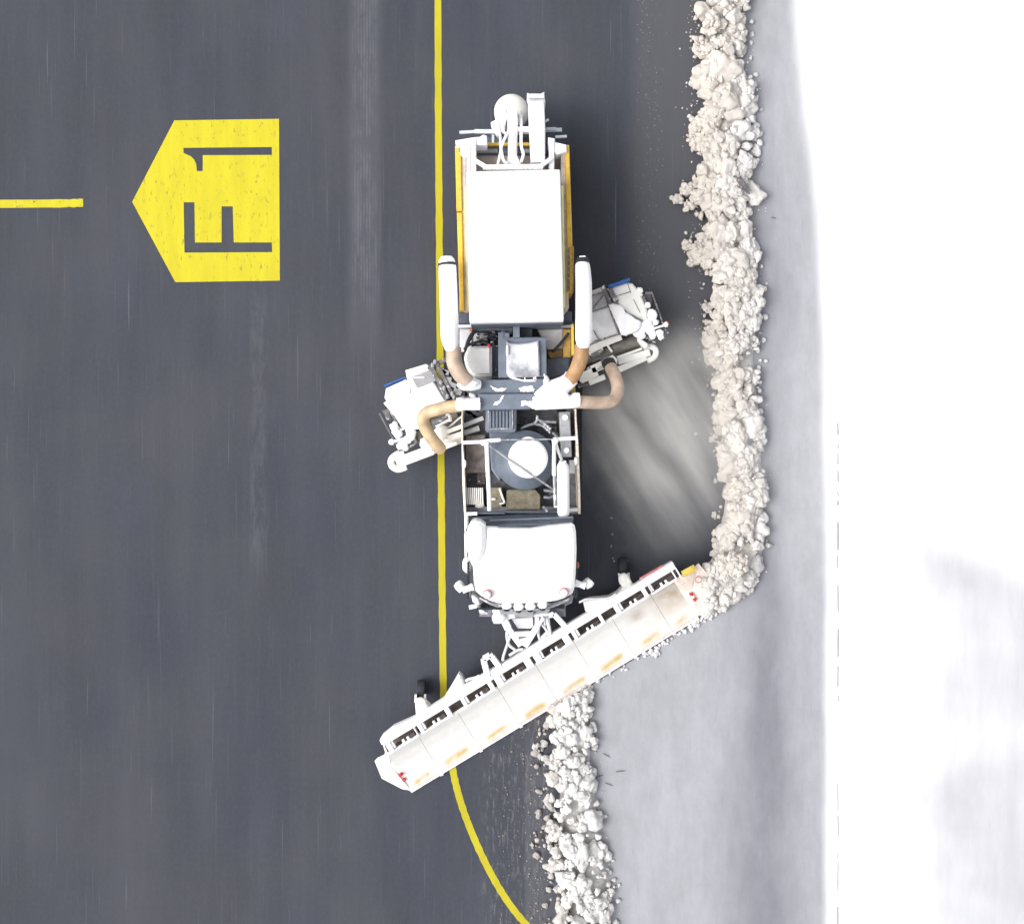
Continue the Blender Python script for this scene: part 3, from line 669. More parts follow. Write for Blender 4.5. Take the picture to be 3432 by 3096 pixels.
for pts in (((1215, -30), (1205, 40), (1170, 80), (1060, 110), (990, 150)), ((1210, 20), (1300, 50), (1400, 55), (1470, 60)), ((1250, 40), (1330, 95), (1395, 155)), ((1180, 85), (1290, 110), (1390, 205)), ((1420, 200), (1480, 260), (1590, 400)), ((1300, 980), (1380, 990), (1430, 1000)), ((1300, 1070), (1380, 1080), (1430, 1060)), ((1290, 1200), (1330, 1240), (1350, 1270))):
    B.tube([Z(cF, x, y, 1.75) for x, y in pts], 0.038, 8, 5)
B.build('hydraulic_line', 'steel', fb)
B = MB(); B.bar(Z(cF, 700, 950, 1.62), Z(cF, 770, 1150, 1.62), 0.05, 0.05); B.bar(Z(cF, 770, 1150, 1.62), Z(cF, 700, 1165, 1.62), 0.04, 0.04); B.blob(Z(cF, 440, 1185, 1.5), 0.09, (1.4, .8, .6)); B.blob(Z(cF, 620, 1100, 1.55), 0.06, (1.4, .6, .6), 2); B.build('snow_cap', 'cream', fb)
B = MB(); B.rect(cF, 250, 1275, 780, 1305, 1.5, 1.75); B.rect(cF, 780, 1258, 1500, 1290, 1.5, 1.7); B.build('rear_rail', 'slate', fb)
B = MB(); B.bar(Z(cF, 250, 1300, 1.85), Z(cF, 400, 1295, 1.85), 0.08, 0.06); B.bar(Z(cF, 1640, 1250, 1.8), Z(cF, 1760, 1240, 1.8), 0.08, 0.06); B.build('snowy_edge', 'white', fb)
def guard(pts, r, mat='white'):
    B = MB(); B.tube(pts, r, 8); return B.build('guard_rail', mat, fb)
guard(pz(cF, (205, 335, 2.2), (450, 325, 2.2), (520, 312, 2.2), (715, 298, 2.2)), 0.045); guard(pz(cF, (530, 350, 2.25), (540, 640, 2.25), (560, 1000, 2.25), (568, 1255, 2.2)), 0.05)
guard(pz(cF, (1425, 295, 2.2), (1540, 285, 2.2), (1750, 272, 2.2)), 0.045); guard(pz(cF, (1435, 360, 2.25), (1440, 700, 2.25), (1452, 1000, 2.2), (1455, 1190, 2.2)), 0.04, 'steel')
guard(pz(cF, (1440, 320, 2.25), (1440, 780, 2.25)), 0.045); guard(pz(cF, (1460, 330, 2.2), (1500, 460, 2.1), (1545, 570, 2.0)), 0.035)
B = MB(); B.blob(Z(cF, 500, 340, 2.25), 0.085, (1.3, .8, .7), 4); B.blob(Z(cF, 1455, 310, 2.25), 0.085, (1, 1, .7), 6); B.blob(Z(cF, 230, 620, 1.9), 0.08, (.6, 1.3, .7), 7); B.blob(Z(cF, 1735, 590, 1.9), 0.08, (.6, 1.3, .7), 8); B.build('snow_cap', 'white', fb)
B = MB(); B.prism([cE(175, 1185), cE(198, 1185), cF(206, 0), cF(210, 330), cF(228, 600), cF(240, 900), cF(252, 1320), cF(225, 1325), cF(200, 900), cF(190, 400), cF(185, 0)], 1.0, 1.85, 0.01); B.build('side_rail', 'railw', root)
B = MB(); B.prism([cE(1540, 860), cE(1560, 860), cE(1585, 1180), cF(1745, 0), cF(1770, 330), cF(1785, 700), cF(1795, 1000), cF(1800, 1300), cF(1770, 1300), cF(1760, 900), cF(1735, 500), cF(1722, 0), cE(1560, 1180)], 1.0, 1.85, 0.01); B.build('side_rail', 'railw', root)
B = MB(); B.bar(Z(cE, 1535, 140, 1.9), Z(cE, 1540, 520, 1.9), 0.06, 0.2); B.bar(Z(cE, 1553, 880, 1.9), Z(cE, 1572, 1180, 1.9), 0.04, 0.2); B.build('side_rail', 'yellow', root)
B = MB(); B.prism([cE(1378, 1212), cE(1510, 1208), cF(1660, 0), cF(1680, 530), cF(1540, 535), cF(1515, 0)], 1.1, 1.95, 0.02); bb = B.build('battery_box', 'grey', root)
for p in (cE(1448, 1278), cF(1608, 440)):
    c = P(*p, 1.95); B = MB(); B.lathe((c.x, c.y, 0), [(0.07, 1.95), (0.07, 1.99), (0.055, 2.01)], 18); B.build('filler_cap', 'white', bb)
B = MB(); B.rect(cF, 1650, 570, 1735, 755, 1.1, 1.6); B.build('fuse_box', 'pale', root)
B = MB(); B.tube(pz(cF, (1553, 640, 2.1), (1555, 665, 2.15), (1560, 700, 2.15), (1568, 1280, 2.15), (1568, 1305, 2.15), (1568, 1322, 2.1)), [0.12, 0.148, 0.15, 0.142, 0.13, 0.09], 22); sil = B.build('silencer', 'cab', root)
B = MB(); B.tube(pz(cF, (1535, 650, 2.15), (1520, 580, 2.15)), 0.03, 8); B.tube(pz(cF, (1580, 650, 2.15), (1590, 580, 2.15)), 0.03, 8); B.bar(Z(cF, 1445, 845, 2.1), Z(cF, 1500, 840, 2.1), 0.06, 0.06); B.bar(Z(cF, 1440, 1200, 2.1), Z(cF, 1510, 1195, 2.1), 0.05, 0.06); B.build('bracket', 'white', sil)

# ---- cab
roof = pg(cG, (492, 158), (620, 160), (650, 172), (1000, 175), (1230, 142), (1480, 120), (1500, 135), (1515, 200), (1523, 400), (1516, 620), (1502, 830), (1480, 900), (1400, 950), (1300, 985), (1120, 1010), (900, 1015), (650, 1015), (540, 985), (450, 935), (385, 880), (365, 780), (352, 600), (330, 560), (300, 400), (300, 250), (480, 250))
B = MB(); w = [P(x, y, 3.0).to_2d() for x, y in roof]
B.prism(roof, 0.75, 3.0, 0.07); cab = B.build('cab', 'cab', root)
B = MB(); B.prism(pg(cG, (270, 250), (300, 150), (330, 90), (375, 78), (440, 95), (490, 130), (500, 230), (495, 380), (470, 470), (420, 540), (340, 560), (305, 520), (285, 400)), 2.0, 3.12, 0.09); B.build('air_intake', 'cab', cab)
B = MB(); B.prism(pg(cG, (255, 0), (300, 20), (300, 150), (270, 240), (275, 480), (470, 560), (470, 900), (345, 860), (300, 830), (268, 500)), 0.9, 1.9, 0.03); B.build('door_step', 'white', cab)
B = MB(); B.prism(pg(cG, (232, 560), (245, 520), (275, 497), (310, 540), (335, 600), (320, 660), (270, 672), (238, 640)), 1.7, 2.3, 0.06); B.build('mirror', 'cab', cab)
B = MB(); B.prism(pg(cG, (500, 90), (900, 75), (1490, 50), (1480, 118), (1225, 138), (1000, 170), (650, 168), (610, 155), (495, 150)), 1.0, 2.3, 0.03); B.prism(pg(cG, (320, 40), (700, 20), (1300, 0), (1480, 30), (1488, 48), (500, 85), (400, 75)), 1.0, 1.7, 0.03)
B.build('rear_wall', 'slatedark', cab)
B = MB(); B.bar(Z(cG, 540, 80, 2.32), Z(cG, 1480, 45, 2.32), 0.05, 0.04); B.bar(Z(cG, 640, 140, 2.35), Z(cG, 1230, 118, 2.35), 0.06, 0.04); B.bar(Z(cG, 1330, 25, 1.8), Z(cG, 1460, 85, 2.0), 0.03, 0.03); B.build('rear_trim', 'slate', cab)
for pts in (((355, 825), (300, 845), (235, 865), (195, 825), (170, 790)), ((1505, 785), (1560, 800), (1620, 815), (1665, 790), (1688, 762))):
    B = MB(); B.tube([Z(cG, x, y, 2.6) for x, y in pts[:3]], [0.09, 0.07, 0.09], 12, 4); m = B.build('mirror_arm', 'cab', cab)
    B = MB(); q = [Z(cG, x, y, 2.5) for x, y in pts[2:]]; B.tube(q, [0.09, 0.1, 0.08], 12, 4); B.tube([p+Vector((0, 0, -0.4)) for p in q], [0.08, 0.1, 0.07], 12, 4); B.build('mirror', 'cab', m)
for x, y in ((515, 915), (1380, 895)):
    c = Z(cG, x, y, 3.1); B = MB(); B.lathe((c.x, c.y, 0), [(0.105, 2.95), (0.11, 3.05), (0.10, 3.12)], 20); be = B.build('beacon', paint('beacon_red', (214, 120, 122), 0.4), cab)
    B = MB(); B.lathe((c.x, c.y, 0), [(0.088, 3.1), (0.085, 3.17), (0.05, 3.21)], 18); B.build('snow_cap', 'cab', be)
for x, y in ((735, 1038), (868, 1052), (1000, 1046), (1138, 1030)):
    c = Z(cG, x, y, 2.9); B = MB(); B.blob(c, RM(16.5, 2.9), (1, 0.9, 0.75), x, 0.15, 3); la = B.build('roof_lamp', 'white', cab)
    B = MB(); B.tube([c+Vector((0, -0.06, 0)), c+Vector((0, -0.1, -0.02))], 0.07, 14); B.build('lens', 'glass', la)
B = MB(); B.tube(pz(cG, (680, 1075, 2.75), (860, 1092, 2.75), (1100, 1080, 2.75), (1300, 1030, 2.75), (1440, 960, 2.75)), 0.03, 8, 4); B.tube(pz(cG, (430, 950, 2.7), (540, 1010, 2.75), (640, 1050, 2.75)), 0.03, 8, 4); B.build('lamp_rail', 'steel', cab)
B = MB(); B.prism(pg(cG, (560, 1010), (1240, 1010), (1430, 960), (1440, 985), (1250, 1060), (900, 1085), (640, 1060)), 1.6, 2.55, 0.03); B.build('sun_visor', 'steel', cab)
B = MB(); B.bar(P(1600, 2035, 2.15)+Vector((0, 0.02, 0)), P(1890, 2032, 2.15)+Vector((0, 0.02, 0)), 0.05, 0.8); B.build('windscreen', 'glass', cab)
for sx in (1571, 1929):
    B = MB(); B.bar(P(sx, 1880, 2.2), P(sx, 2000, 2.2), 0.05, 0.6); B.build('side_window', 'glass', cab)
B = MB(); B.blob(Z(cG, 1535, 585, 2.4), 0.045, (0.8, 1.6, 0.8)); B.build('marker_light', 'orange', cab)
B = MB(); B.prism(pg(cG, (340, 880), (420, 960), (470, 1080), (520, 1120), (430, 1130), (400, 1030), (350, 1000), (335, 940)), 0.9, 2.0, 0.03); B.bar(Z(cG, 310, 1060, 1.7), Z(cG, 400, 1040, 1.7), 0.1, 0.1)
for i in range(4): B.bar(Z(cG, 455+i*18, 1080, 1.9), Z(cG, 450+i*20, 1135, 1.9), 0.03, 0.04)
B.build('front_corner', 'pale', cab)
B = MB(); B.prism(pg(cG, (1180, 1030), (1300, 1000), (1470, 900), (1490, 930), (1470, 1010), (1380, 1050), (1200, 1080)), 0.9, 2.2, 0.03); B.bar(Z(cG, 1400, 1010, 2.3), Z(cG, 1470, 920, 2.3), 0.05, 0.05); B.bar(Z(cG, 1180, 985, 2.6), Z(cG, 1320, 930, 2.6), 0.03, 0.03); B.build('front_corner', 'grey', cab)

# ---- front mounting frame
B = MB()
for a, b, wd in (((690, 1170), (750, 1290), .18), ((750, 1290), (890, 1480), .14), ((1075, 1160), (1075, 1285), .1), ((1080, 1270), (940, 1490), .14), ((1150, 1170), (960, 1470), .07), ((620, 1130), (830, 1115), .16), ((620, 1190), (820, 1140), .14), ((1030, 1130), (1190, 1120), .14), ((830, 1360), (1000, 1350), .12)):
    B.bar(Z(cG, *a, 1.15), Z(cG, *b, 1.05), wd, 0.16)
B.blob(Z(cG, 645, 1180, 1.25), 0.14, (1.3, 1, .6), 3); B.blob(Z(cG, 640, 1105, 1.25), 0.12, (1.2, .8, .6), 5)
B.prism(pg(cG, (860, 1420), (1010, 1390), (960, 1480), (900, 1490)), 0.8, 1.15); mf = B.build('mount_frame', 'white', root)
B = MB(); B.prism(pg(cG, (780, 1180), (1030, 1170), (1035, 1280), (1000, 1300), (860, 1300)), 0.5, 1.05, 0.02); B.build('coupler_plate', 'pale', mf)
B = MB(); B.prism(pg(cG, (640, 1060), (1240, 1060), (1200, 1130), (660, 1140)), 0.7, 1.4, 0.02); B.rect(cG, 820, 1090, 1040, 1170, 0.7, 1.5); B.build('bumper', 'grey', mf)
for pts in (((785, 1330), (740, 1480), (700, 1600), (690, 1660)), ((745, 1300), (735, 1380), (760, 1480), (830, 1535)), ((1100, 1250), (1090, 1350), (1110, 1420)), ((1180, 1160), (1215, 1280), (1225, 1370)), ((1130, 1250), (1180, 1310), (1215, 1370)), ((760, 1600), (860, 1540), (920, 1530))):
    B = MB(); B.tube([Z(cG, x, y, 1.1) for x, y in pts], 0.035, 8, 4); B.build('hydraulic_hose', 'pale', mf)

# ---- plow
UX, UY = 0.8555, -0.5184; OX, OY = 1378.0, 2648.0
def PL(u, v, z): return P(OX+UX*u+UY*v, OY+UY*u-UX*v, z)
prof = interp([-5, 0, 20, 50, 90, 120, 144], [0.03, 0.05, 0.09, 0.19, 0.42, 0.66, 0.95])
joints = [-4, 115, 269, 426, 574, 723, 874, 1025, 1117]
us = sorted(set(list(np.arange(-4, 1118, 6.0))+[j+d for j in joints for d in (-1.3, 0, 1.3)])); vs_ = list(np.arange(0, 145, 6.0))
white = np.array((0.73, 0.715, 0.69)); wear = np.array(alb(238, 202, 136))*1.05; tan_ = np.array(alb(196, 172, 142)); seam = np.array(alb(168, 152, 128)); pink = np.array(alb(248, 232, 216))*1.05
rw = random.Random(4); wp = []
for a, b in zip(joints[:-1], joints[1:]): wp.append((a+0.13*(b-a)+rw.uniform(-4, 6), b-0.15*(b-a)+rw.uniform(-6, 6), rw.uniform(13, 20), rw.uniform(7, 11)))
V = []; C = []
for u in us:
    for v in vs_:
        V.append(PL(u, v, prof(v)+0.012*fbm(u/60, v/60, 1)))
        c = white.copy(); n = fbm(u/40, v/22, 1.0); n2 = fbm(u/14, v/14, 1.0)
        for a, b, vc, hw in wp:
            k = sst(a-6, a+26, u)*(1-sst(b-22, b+6, u)); s = (u-a)/(b-a)-0.5
            m = k*math.exp(-((v-vc-s*8)/(hw*(0.75+0.5*k)))**2)*min(1, max(0, 0.95+1.2*n+0.5*n2)); c = c*(1-m)+wear*m
        t = sst(980, 1100, u)*sst(40, 110, v)*min(1, max(0, 0.75+1.4*n)); c = c*(1-t)+tan_*t
        t = math.exp(-((u-950)/25)**2-((v-110)/16)**2)*0.6; c = c*(1-t)+tan_*t
        t = sst(0.15, 0.5, n2)*0.12+sst(850, 1100, u)*0.45; c = c*(1-t)+pink*t
        if any(abs(u-j) < 0.5 for j in joints[1:]): c = seam.copy()
        C.append(c)
m = len(vs_); F = [[i*m+j, (i+1)*m+j, (i+1)*m+j+1, i*m+j+1] for i in range(len(us)-1) for j in range(m-1)]
off = root.location
plow = raw_mesh('plow', [v-off for v in V], F, 'board', np.array(C)); plow.parent = root
sd = plow.modifiers.new('thickness', 'SOLIDIFY'); sd.thickness = 0.05; sd.offset = -1
def pbox(B, u0, u1, v0, v1, z0, z1, ch=0.012):
    pts = [(OX+UX*u+UY*v, OY+UY*u-UX*v) for u, v in ((u0, v0), (u1, v0), (u1, v1), (u0, v1))]; B.prism(pts, z0, z1, ch)
longs = [68, 188, 357, 499, 650, 791, 960, 1080]; smalls = [123, 424, 575, 726, 1026.6, 1136]; mids = [274, 873]
gaps = sorted([(u-46, u+46) for u in longs]+[(u-6, u+6) for u in smalls]+[(u-24, u+24) for u in mids])
B = MB(); u = 5
for a, b in gaps:
    if a > u: pbox(B, u, a, 142, 175, 0.92, 1.05)
    u = max(u, b)
pbox(B, u, 1146, 142, 175, 0.92, 1.05)
for uc in longs:
    for d in (-9, 9): pbox(B, uc+4+d-4, uc+4+d+4, 142, 160, 0.95, 1.045)
    pbox(B, uc-14, uc+22, 141, 149, 0.94, 1.035); pbox(B, uc-46, uc-36, 150, 175, 0.9, 1.0)
    pbox(B, uc-46, uc+46, 141, 146, 0.9, 1.03)
B.build('top_rail', 'white', plow)
B = MB(); pbox(B, 1, 1143, 146, 176, 0.3, 0.42); B.build('slot_shade_strip', 'dusty', plow)  # strip added below the slots, its brown standing in for their shaded depth
B = MB()
for uc in longs: pbox(B, uc+12, uc+42, 150, 163, 0.6, 0.72); pbox(B, uc-44, uc-10, 148, 158, 0.55, 0.7)
B.build('spring_mount', 'dusty', plow)
# rear beam, uneven with clinging snow
bp = [(2, 175), (1146, 175), (1146, 200), (1060, 204), (1010, 200), (930, 206), (800, 202), (640, 206), (520, 203), (400, 206), (300, 206), (220, 205), (130, 204), (60, 213), (10, 206), (-4, 198), (-6, 182)]
B = MB(); B.prism([(OX+UX*u+UY*v, OY+UY*u-UX*v) for u, v in bp], 0.75, 1.07, 0.03); B.build('rear_beam', 'white', plow)
B = MB(); B.bar(PL(1022, 209, 0.98), PL(1110, 207, 0.98), 0.05, 0.16); B.build('rust_edge', paint('rusty_red', (190, 120, 122), 0.7, 0.2, 8, 0.2, snow=0.2), plow)
B = MB(); B.bar(PL(-2, -3, 0.05), PL(1120, -3, 0.05), 0.06, 0.07)
for j in joints[1:]: B.bar(PL(j-5, -4, 0.06), PL(j+6, -5, 0.06), 0.1, 0.06)
B.build('cutting_edge', paint('edge_snowy', (236, 226, 226), 0.6, 0.1, 8, 0.2, grime=0.3), plow)
B = MB(); B.bar(PL(500, -7, 0.03), PL(1125, -7, 0.03), 0.045, 0.05); B.build('rubber_edge', 'black', plow)
# end flaps
def flap(pts, zs, mat, name, edge):
    w = [P(x, y, z) for (x, y), z in zip(pts, zs)]+[PL(edge[0], v, prof(v)) for v in edge[1]]; cen = sum(w, Vector())/len(w); B = MB(); n = len(w)
    vs = w+[cen]+[p-Vector((0, 0, 0.05)) for p in w]; fs = [[i, (i+1) % n, n] for i in range(n)]
    if (w[1]-w[0]).cross(cen-w[0]).z < 0: fs = [f[::-1] for f in fs]
    fs += [[i, n+1+i, n+1+(i+1) % n, (i+1) % n] for i in range(n)]
    return B.add(vs, fs).build(name, mat, plow)
flap(pg(cH, (530, 1675), (430, 1660), (200, 1540), (120, 1345), (150, 1310), (225, 1275), (238, 1250), (190, 1090)), [.05, .06, .2, .42, .55, .7, .75, .98], 'cream', 'end_flap', (-3, (144, 120, 90, 50, 20)))
flap(pg(cI, (1412, 292), (1520, 230), (1560, 195), (1650, 300), (1640, 560), (1605, 678)), [1.0, .95, .9, .7, .35, .08], paint('pinkish_board', (240, 224, 212), 0.6, 0.12, 5, 0.2, grime=0.2), 'end_flap', (1116, (0, 20, 50, 90, 120, 144)))
B = MB(); B.bar(Z(cI, 1405, 300, 1.03), Z(cI, 1525, 235, 1.0), 0.16, 0.06); B.build('edge_strip', paint('worn_yellow', (214, 186, 84), 0.6, 0.2, 6, 0.2, grime=0.4), plow)
B = MB()
for c, x, y, z in ((cI, 1490, 493, .55), (cI, 1524, 545, .45), (cH, 420, 1490, .3), (cH, 452, 1552, .2), (cH, 408, 1500, .32)):
    q = Z(c, x, y, z); B.lathe((q.x, q.y, 0), [(0.045, z-0.1), (0.045, z+0.03), (0.03, z+0.04)], 12)
B.build('reflector', 'red', plow)
B = MB(); B.rect(cI, 1500, 510, 1520, 532, 0.3, 0.56, 0.004); B.build('reflector_mount', 'white', plow)
q = Z(cI, 1560, 350, 0.88); B = MB(); B.tube([q+Vector((0.075*math.cos(a*math.pi/10), 0.075*math.sin(a*math.pi/10), 0)) for a in range(20)], 0.014, 6); B.build('warning_ring', paint('faded_red', (190, 120, 118)), plow)
# casters
for cc, wl, fork in ((cH, ((640, 470), (635, 640)), ((585, 590), (580, 680), (690, 590), (690, 680), (640, 690), (650, 810))), (cI, ((832, 175), (835, 305)), ((790, 290), (800, 340), (885, 285), (880, 340), (840, 345), (890, 440)))):
    B = MB(); a, b = Z(cc, *wl[0], 0.45), Z(cc, *wl[1], 0.45); L = (b-a).length; mid = (a+b)/2; d = (b-a).normalized(); side = Vector((-d.y, d.x, 0)); r = 0.235
    mid.z = r; B.tube([mid+side*k for k in (-0.11, -0.1, -0.06, 0.06, 0.1, 0.11)], [r*.7, r*.93, r, r, r*.93, r*.7], 24); ws = B.build('caster_wheel', 'black', plow)
    f = fork; B = MB(); B.bar(Z(cc, *f[0], .5), Z(cc, *f[1], .5), 0.05, 0.1); B.bar(Z(cc, *f[2], .5), Z(cc, *f[3], .5), 0.05, 0.1); B.bar(Z(cc, *f[1], .55), Z(cc, *f[3], .55), 0.08, 0.12); B.bar(Z(cc, *f[4], .7), Z(cc, *f[5], .85), 0.26, 0.2)
    B.blob(Z(cc, *f[4], .75), 0.15, (1, 1, .5), 3); B.build('caster_fork', 'cream', plow)
# back structures
B = MB(); pc = pg(cH, (590, 860), (610, 770), (690, 700), (760, 765), (900, 650), (1000, 485), (1068, 368), (1100, 395), (1125, 450), (1135, 500), (1380, 370), (1400, 460), (700, 850))
B.prism(pc, 0.5, 0.98, 0.05); B.build('support_bracket', 'white', plow)
B = MB(); B.prism(pg(cI, (450, 560), (520, 538), (700, 520), (780, 480), (830, 430), (900, 390), (990, 420), (1000, 455), (760, 600), (560, 690), (470, 660)), 0.5, 0.98, 0.04); B.build('support_bracket', 'cream', plow)
def loop(c, ring, wd, name='lift_bracket'):
    B = MB()
    for i in range(len(ring)-1): B.bar(Z(c, *ring[i], 1.02), Z(c, *ring[i+1], 1.02), wd, 0.18)
    return B.build(name, 'white', plow)
loop(cH, ((1400, 400), (1352, 215), (1350, 190), (1420, 150), (1440, 160), (1540, 300)), 0.14); loop(cI, ((110, 860), (90, 700), (160, 680), (270, 800)), 0.13)
loop(cI, ((0, 760), (60, 700), (100, 860), (20, 930)), 0.07)
B = MB(); B.tube(pz(cH, (1150, 440, 1.0), (1180, 420, 1.05), (1260, 400, 1.05), (1300, 380, 1.05)), 0.03, 8, 4); B.tube(pz(cH, (1140, 490, 1.0), (1240, 440, 1.05), (1370, 360, 1.05)), 0.03, 8, 4); B.build('plow_hose', 'white', plow)
B = MB(); B.tube(pz(cI, (410, 570, 1.0), (480, 540, 1.1), (600, 535, 1.1), (700, 525, 1.1), (760, 490, 1.1)), 0.03, 8, 5); B.build('plow_hose', 'pale', plow)

# ---- brush units
def rod(B, c, a, b, z, w, h=None): B.bar(Z(c, *a, z), Z(c, *b, z), w, h or w)
# right
B = MB(); B.prism(pg(cC, (560, 440), (640, 330), (750, 288), (795, 330), (840, 500), (962, 832), (640, 948), (560, 970)), 0.6, 1.1, 0.03); ub = B.build('brush_unit', 'pale', root)
B = MB(); B.prism(pg(cC, (645, 385), (790, 360), (832, 512), (640, 582)), 1.05, 1.13, 0.01); B.build('inspection_panel', 'grey', ub)
B = MB(); rod(B, cC, (640, 580), (835, 515), 1.14, 0.025); rod(B, cC, (640, 560), (780, 378), 1.15, 0.03); B.build('panel_seam', 'dark', ub)
B = MB(); B.prism(pg(cC, (815, 305), (1060, 232), (1120, 245), (1185, 315), (1210, 310), (1245, 380), (1225, 395), (1295, 560), (1305, 672), (1230, 720), (1000, 760), (900, 470)), 0.6, 1.15, 0.04); B.build('hood', 'cream', ub)
drift(pg(cC, (840, 492), (905, 468), (975, 490), (1040, 580), (1120, 630), (1220, 690), (1222, 740), (1185, 800), (1040, 862), (990, 850)), 1.16, 0.09, 21, ub, name='snow_cap')
B = MB(); rod(B, cC, (850, 310), (930, 470), 1.2, 0.12); rod(B, cC, (770, 275), (865, 490), 1.14, 0.09); rod(B, cC, (838, 510), (985, 850), 1.14, 0.035); rod(B, cC, (925, 470), (1050, 585), 1.2, 0.04); rod(B, cC, (1050, 590), (1240, 690), 1.2, 0.04); rod(B, cC, (870, 415), (1085, 345), 1.16, 0.015); rod(B, cC, (1060, 240), (1100, 360), 1.16, 0.012); rod(B, cC, (1130, 430), (1210, 590), 1.16, 0.012)
rod(B, cC, (640, 385), (780, 345), 1.14, 0.03); rod(B, cC, (650, 930), (985, 835), 1.14, 0.03); rod(B, cC, (660, 790), (720, 900), 1.14, 0.02)
rod(B, cC, (1345, 350), (1500, 780), 1.0, 0.04); rod(B, cC, (1240, 400), (1340, 640), 1.05, 0.07); rod(B, cC, (1500, 780), (1540, 830), 1.0, 0.03); rod(B, cC, (1270, 360), (1350, 360), 1.0, 0.06)
B.prism(pg(cC, (1240, 370), (1335, 370), (1350, 470), (1290, 490)), 0.6, 0.95); B.build('unit_frame', 'dark', ub)
B = MB(); rod(B, cC, (835, 292), (1080, 206), 1.1, 0.07, 0.3); B.build('edge_flap', 'blue', ub)
B = MB()
B.tube(pz(cC, (630, 1125, .8), (890, 1020, .8)), 0.13, 18); B.tube(pz(cC, (885, 1022, .8), (965, 990, .8)), 0.145, 18); B.tube(pz(cC, (965, 990, .8), (1225, 905, .8)), 0.155, 18); B.tube(pz(cC, (770, 1070, .42), (1240, 900, .42)), 0.38, 24); B.build('brush_roll', 'roll', ub)
B = MB(); B.prism(pg(cC, (620, 1060), (750, 975), (700, 1080), (640, 1140)), 0.8, 1.0); rod(B, cC, (640, 1100), (760, 1040), 1.0, 0.12); rod(B, cC, (760, 1180), (860, 1150), 1.2, 0.2); rod(B, cC, (590, 1270), (760, 1190), 0.8, 0.16); rod(B, cC, (480, 1450), (620, 1395), 0.75, 0.12); B.build('bearing', 'dark', ub)
B = MB(); rod(B, cC, (605, 1020), (985, 870), .98, 0.16, .1); rod(B, cC, (600, 1050), (760, 985), .96, 0.2, .1); rod(B, cC, (500, 1365), (700, 1275), .9, 0.24, .1); rod(B, cC, (640, 1260), (770, 1200), .9, 0.2, .1); rod(B, cC, (610, 1412), (795, 1340), .9, 0.13, .1); rod(B, cC, (500, 1390), (640, 1310), .95, 0.05); rod(B, cC, (810, 950), (880, 1050), 1.0, 0.05)
rod(B, cC, (950, 1160), (1320, 1055), .9, 0.16, .1); rod(B, cC, (950, 1260), (1280, 1110), .88, 0.15, .1); rod(B, cC, (940, 1115), (1230, 1010), .95, 0.06)
B.tube(pz(cC, (1240, 1005, .85), (1310, 985, .85), (1375, 1005, .85), (1395, 1060, .85), (1365, 1115, .85), (1290, 1150, .85)), 0.075, 12, 5)
B.prism(pg(cC, (1175, 890), (1200, 880), (1300, 950), (1300, 1000), (1250, 1000), (1190, 930)), .9, 1.1)
B.prism(pg(cC, (800, 1130), (890, 1080), (945, 1130), (940, 1190), (900, 1240), (880, 1180), (820, 1150)), 0.9, 1.35, 0.05)
B.build('support_arm', 'cream', ub)
B = MB(); rr = random.Random(31)
for x, y, r in ((1350, 620, .13), (1340, 580, .08), (1300, 500, .08), (1280, 720, .15), (1330, 790, .13), (1350, 850, .1), (1440, 830, .1), (1450, 870, .08), (1230, 790, .1), (1180, 840, .09), (1390, 700, .08), (1230, 850, .1), (1205, 330, .08)): B.blob(Z(cC, x, y, 1.1), r, (1, 1, .6), x, 0.4)
rod(B, cC, (1220, 800), (1130, 850), 1.1, .07); rod(B, cC, (1370, 775), (1510, 730), 1.15, .045); B.blob(Z(cC, 1513, 728, 1.15), 0.065); B.build('snow_cap', 'white', ub)
B = MB(); B.lathe(Z(cC, 1516, 718, 1.1), [(0.06, 1.09), (0.06, 1.13)], 12); B.build('reflector', 'red', ub)
B = MB()
for x, y in ((1300, 840), (1370, 760), (1400, 830), (1330, 900), (1360, 700), (1290, 880)): B.rect(cC, x-18, y-14, x+18, y+14, .6, 1.0, .01)
rod(B, cC, (1510, 850), (1540, 820), .9, .03); rod(B, cC, (1470, 850), (1530, 845), .9, .03); rod(B, cC, (1350, 925), (1390, 935), .9, .05); B.build('actuator', 'grey', ub)
# left
B = MB(); B.prism(pg(cD, (468, 402), (720, 325), (765, 350), (820, 540), (960, 770), (720, 900), (640, 1120), (520, 1125), (522, 690)), 0.6, 1.15, 0.04); ul = B.build('brush_unit', 'white', root)
B = MB(); B.prism(pg(cD, (232, 622), (470, 512), (500, 560), (526, 680), (515, 1095), (420, 1100), (340, 965), (250, 865), (198, 800), (235, 780), (212, 735)), 0.6, 1.12, 0.05); B.build('hood', 'white', ul)
B = MB(); B.prism(pg(cD, (540, 482), (770, 398), (848, 528), (612, 622)), 1.1, 1.19, 0.01); B.build('inspection_panel', 'grey', ul)
B = MB(); rod(B, cD, (560, 492), (700, 490), 1.2, 0.02); B.build('panel_scratch', 'white', ul)
B = MB(); rod(B, cD, (770, 340), (990, 755), 1.25, 0.12); rod(B, cD, (855, 330), (1050, 720), 1.25, 0.09); rod(B, cD, (740, 385), (960, 260), 1.2, 0.05); rod(B, cD, (520, 560), (528, 690), 1.15, 0.015); rod(B, cD, (860, 520), (960, 520), 1.2, 0.04); rod(B, cD, (840, 330), (960, 280), 1.2, 0.1)
rod(B, cD, (150, 925), (400, 1390), 0.95, 0.04); rod(B, cD, (270, 880), (410, 1120), 1.0, 0.06); B.prism(pg(cD, (180, 890), (260, 870), (310, 1010), (240, 1010)), 0.6, 0.9); B.prism(pg(cD, (920, 400), (1130, 560), (1250, 700), (1180, 760), (1050, 740)), 0.7, 1.05); B.build('unit_frame', 'dark', ul)
B = MB()
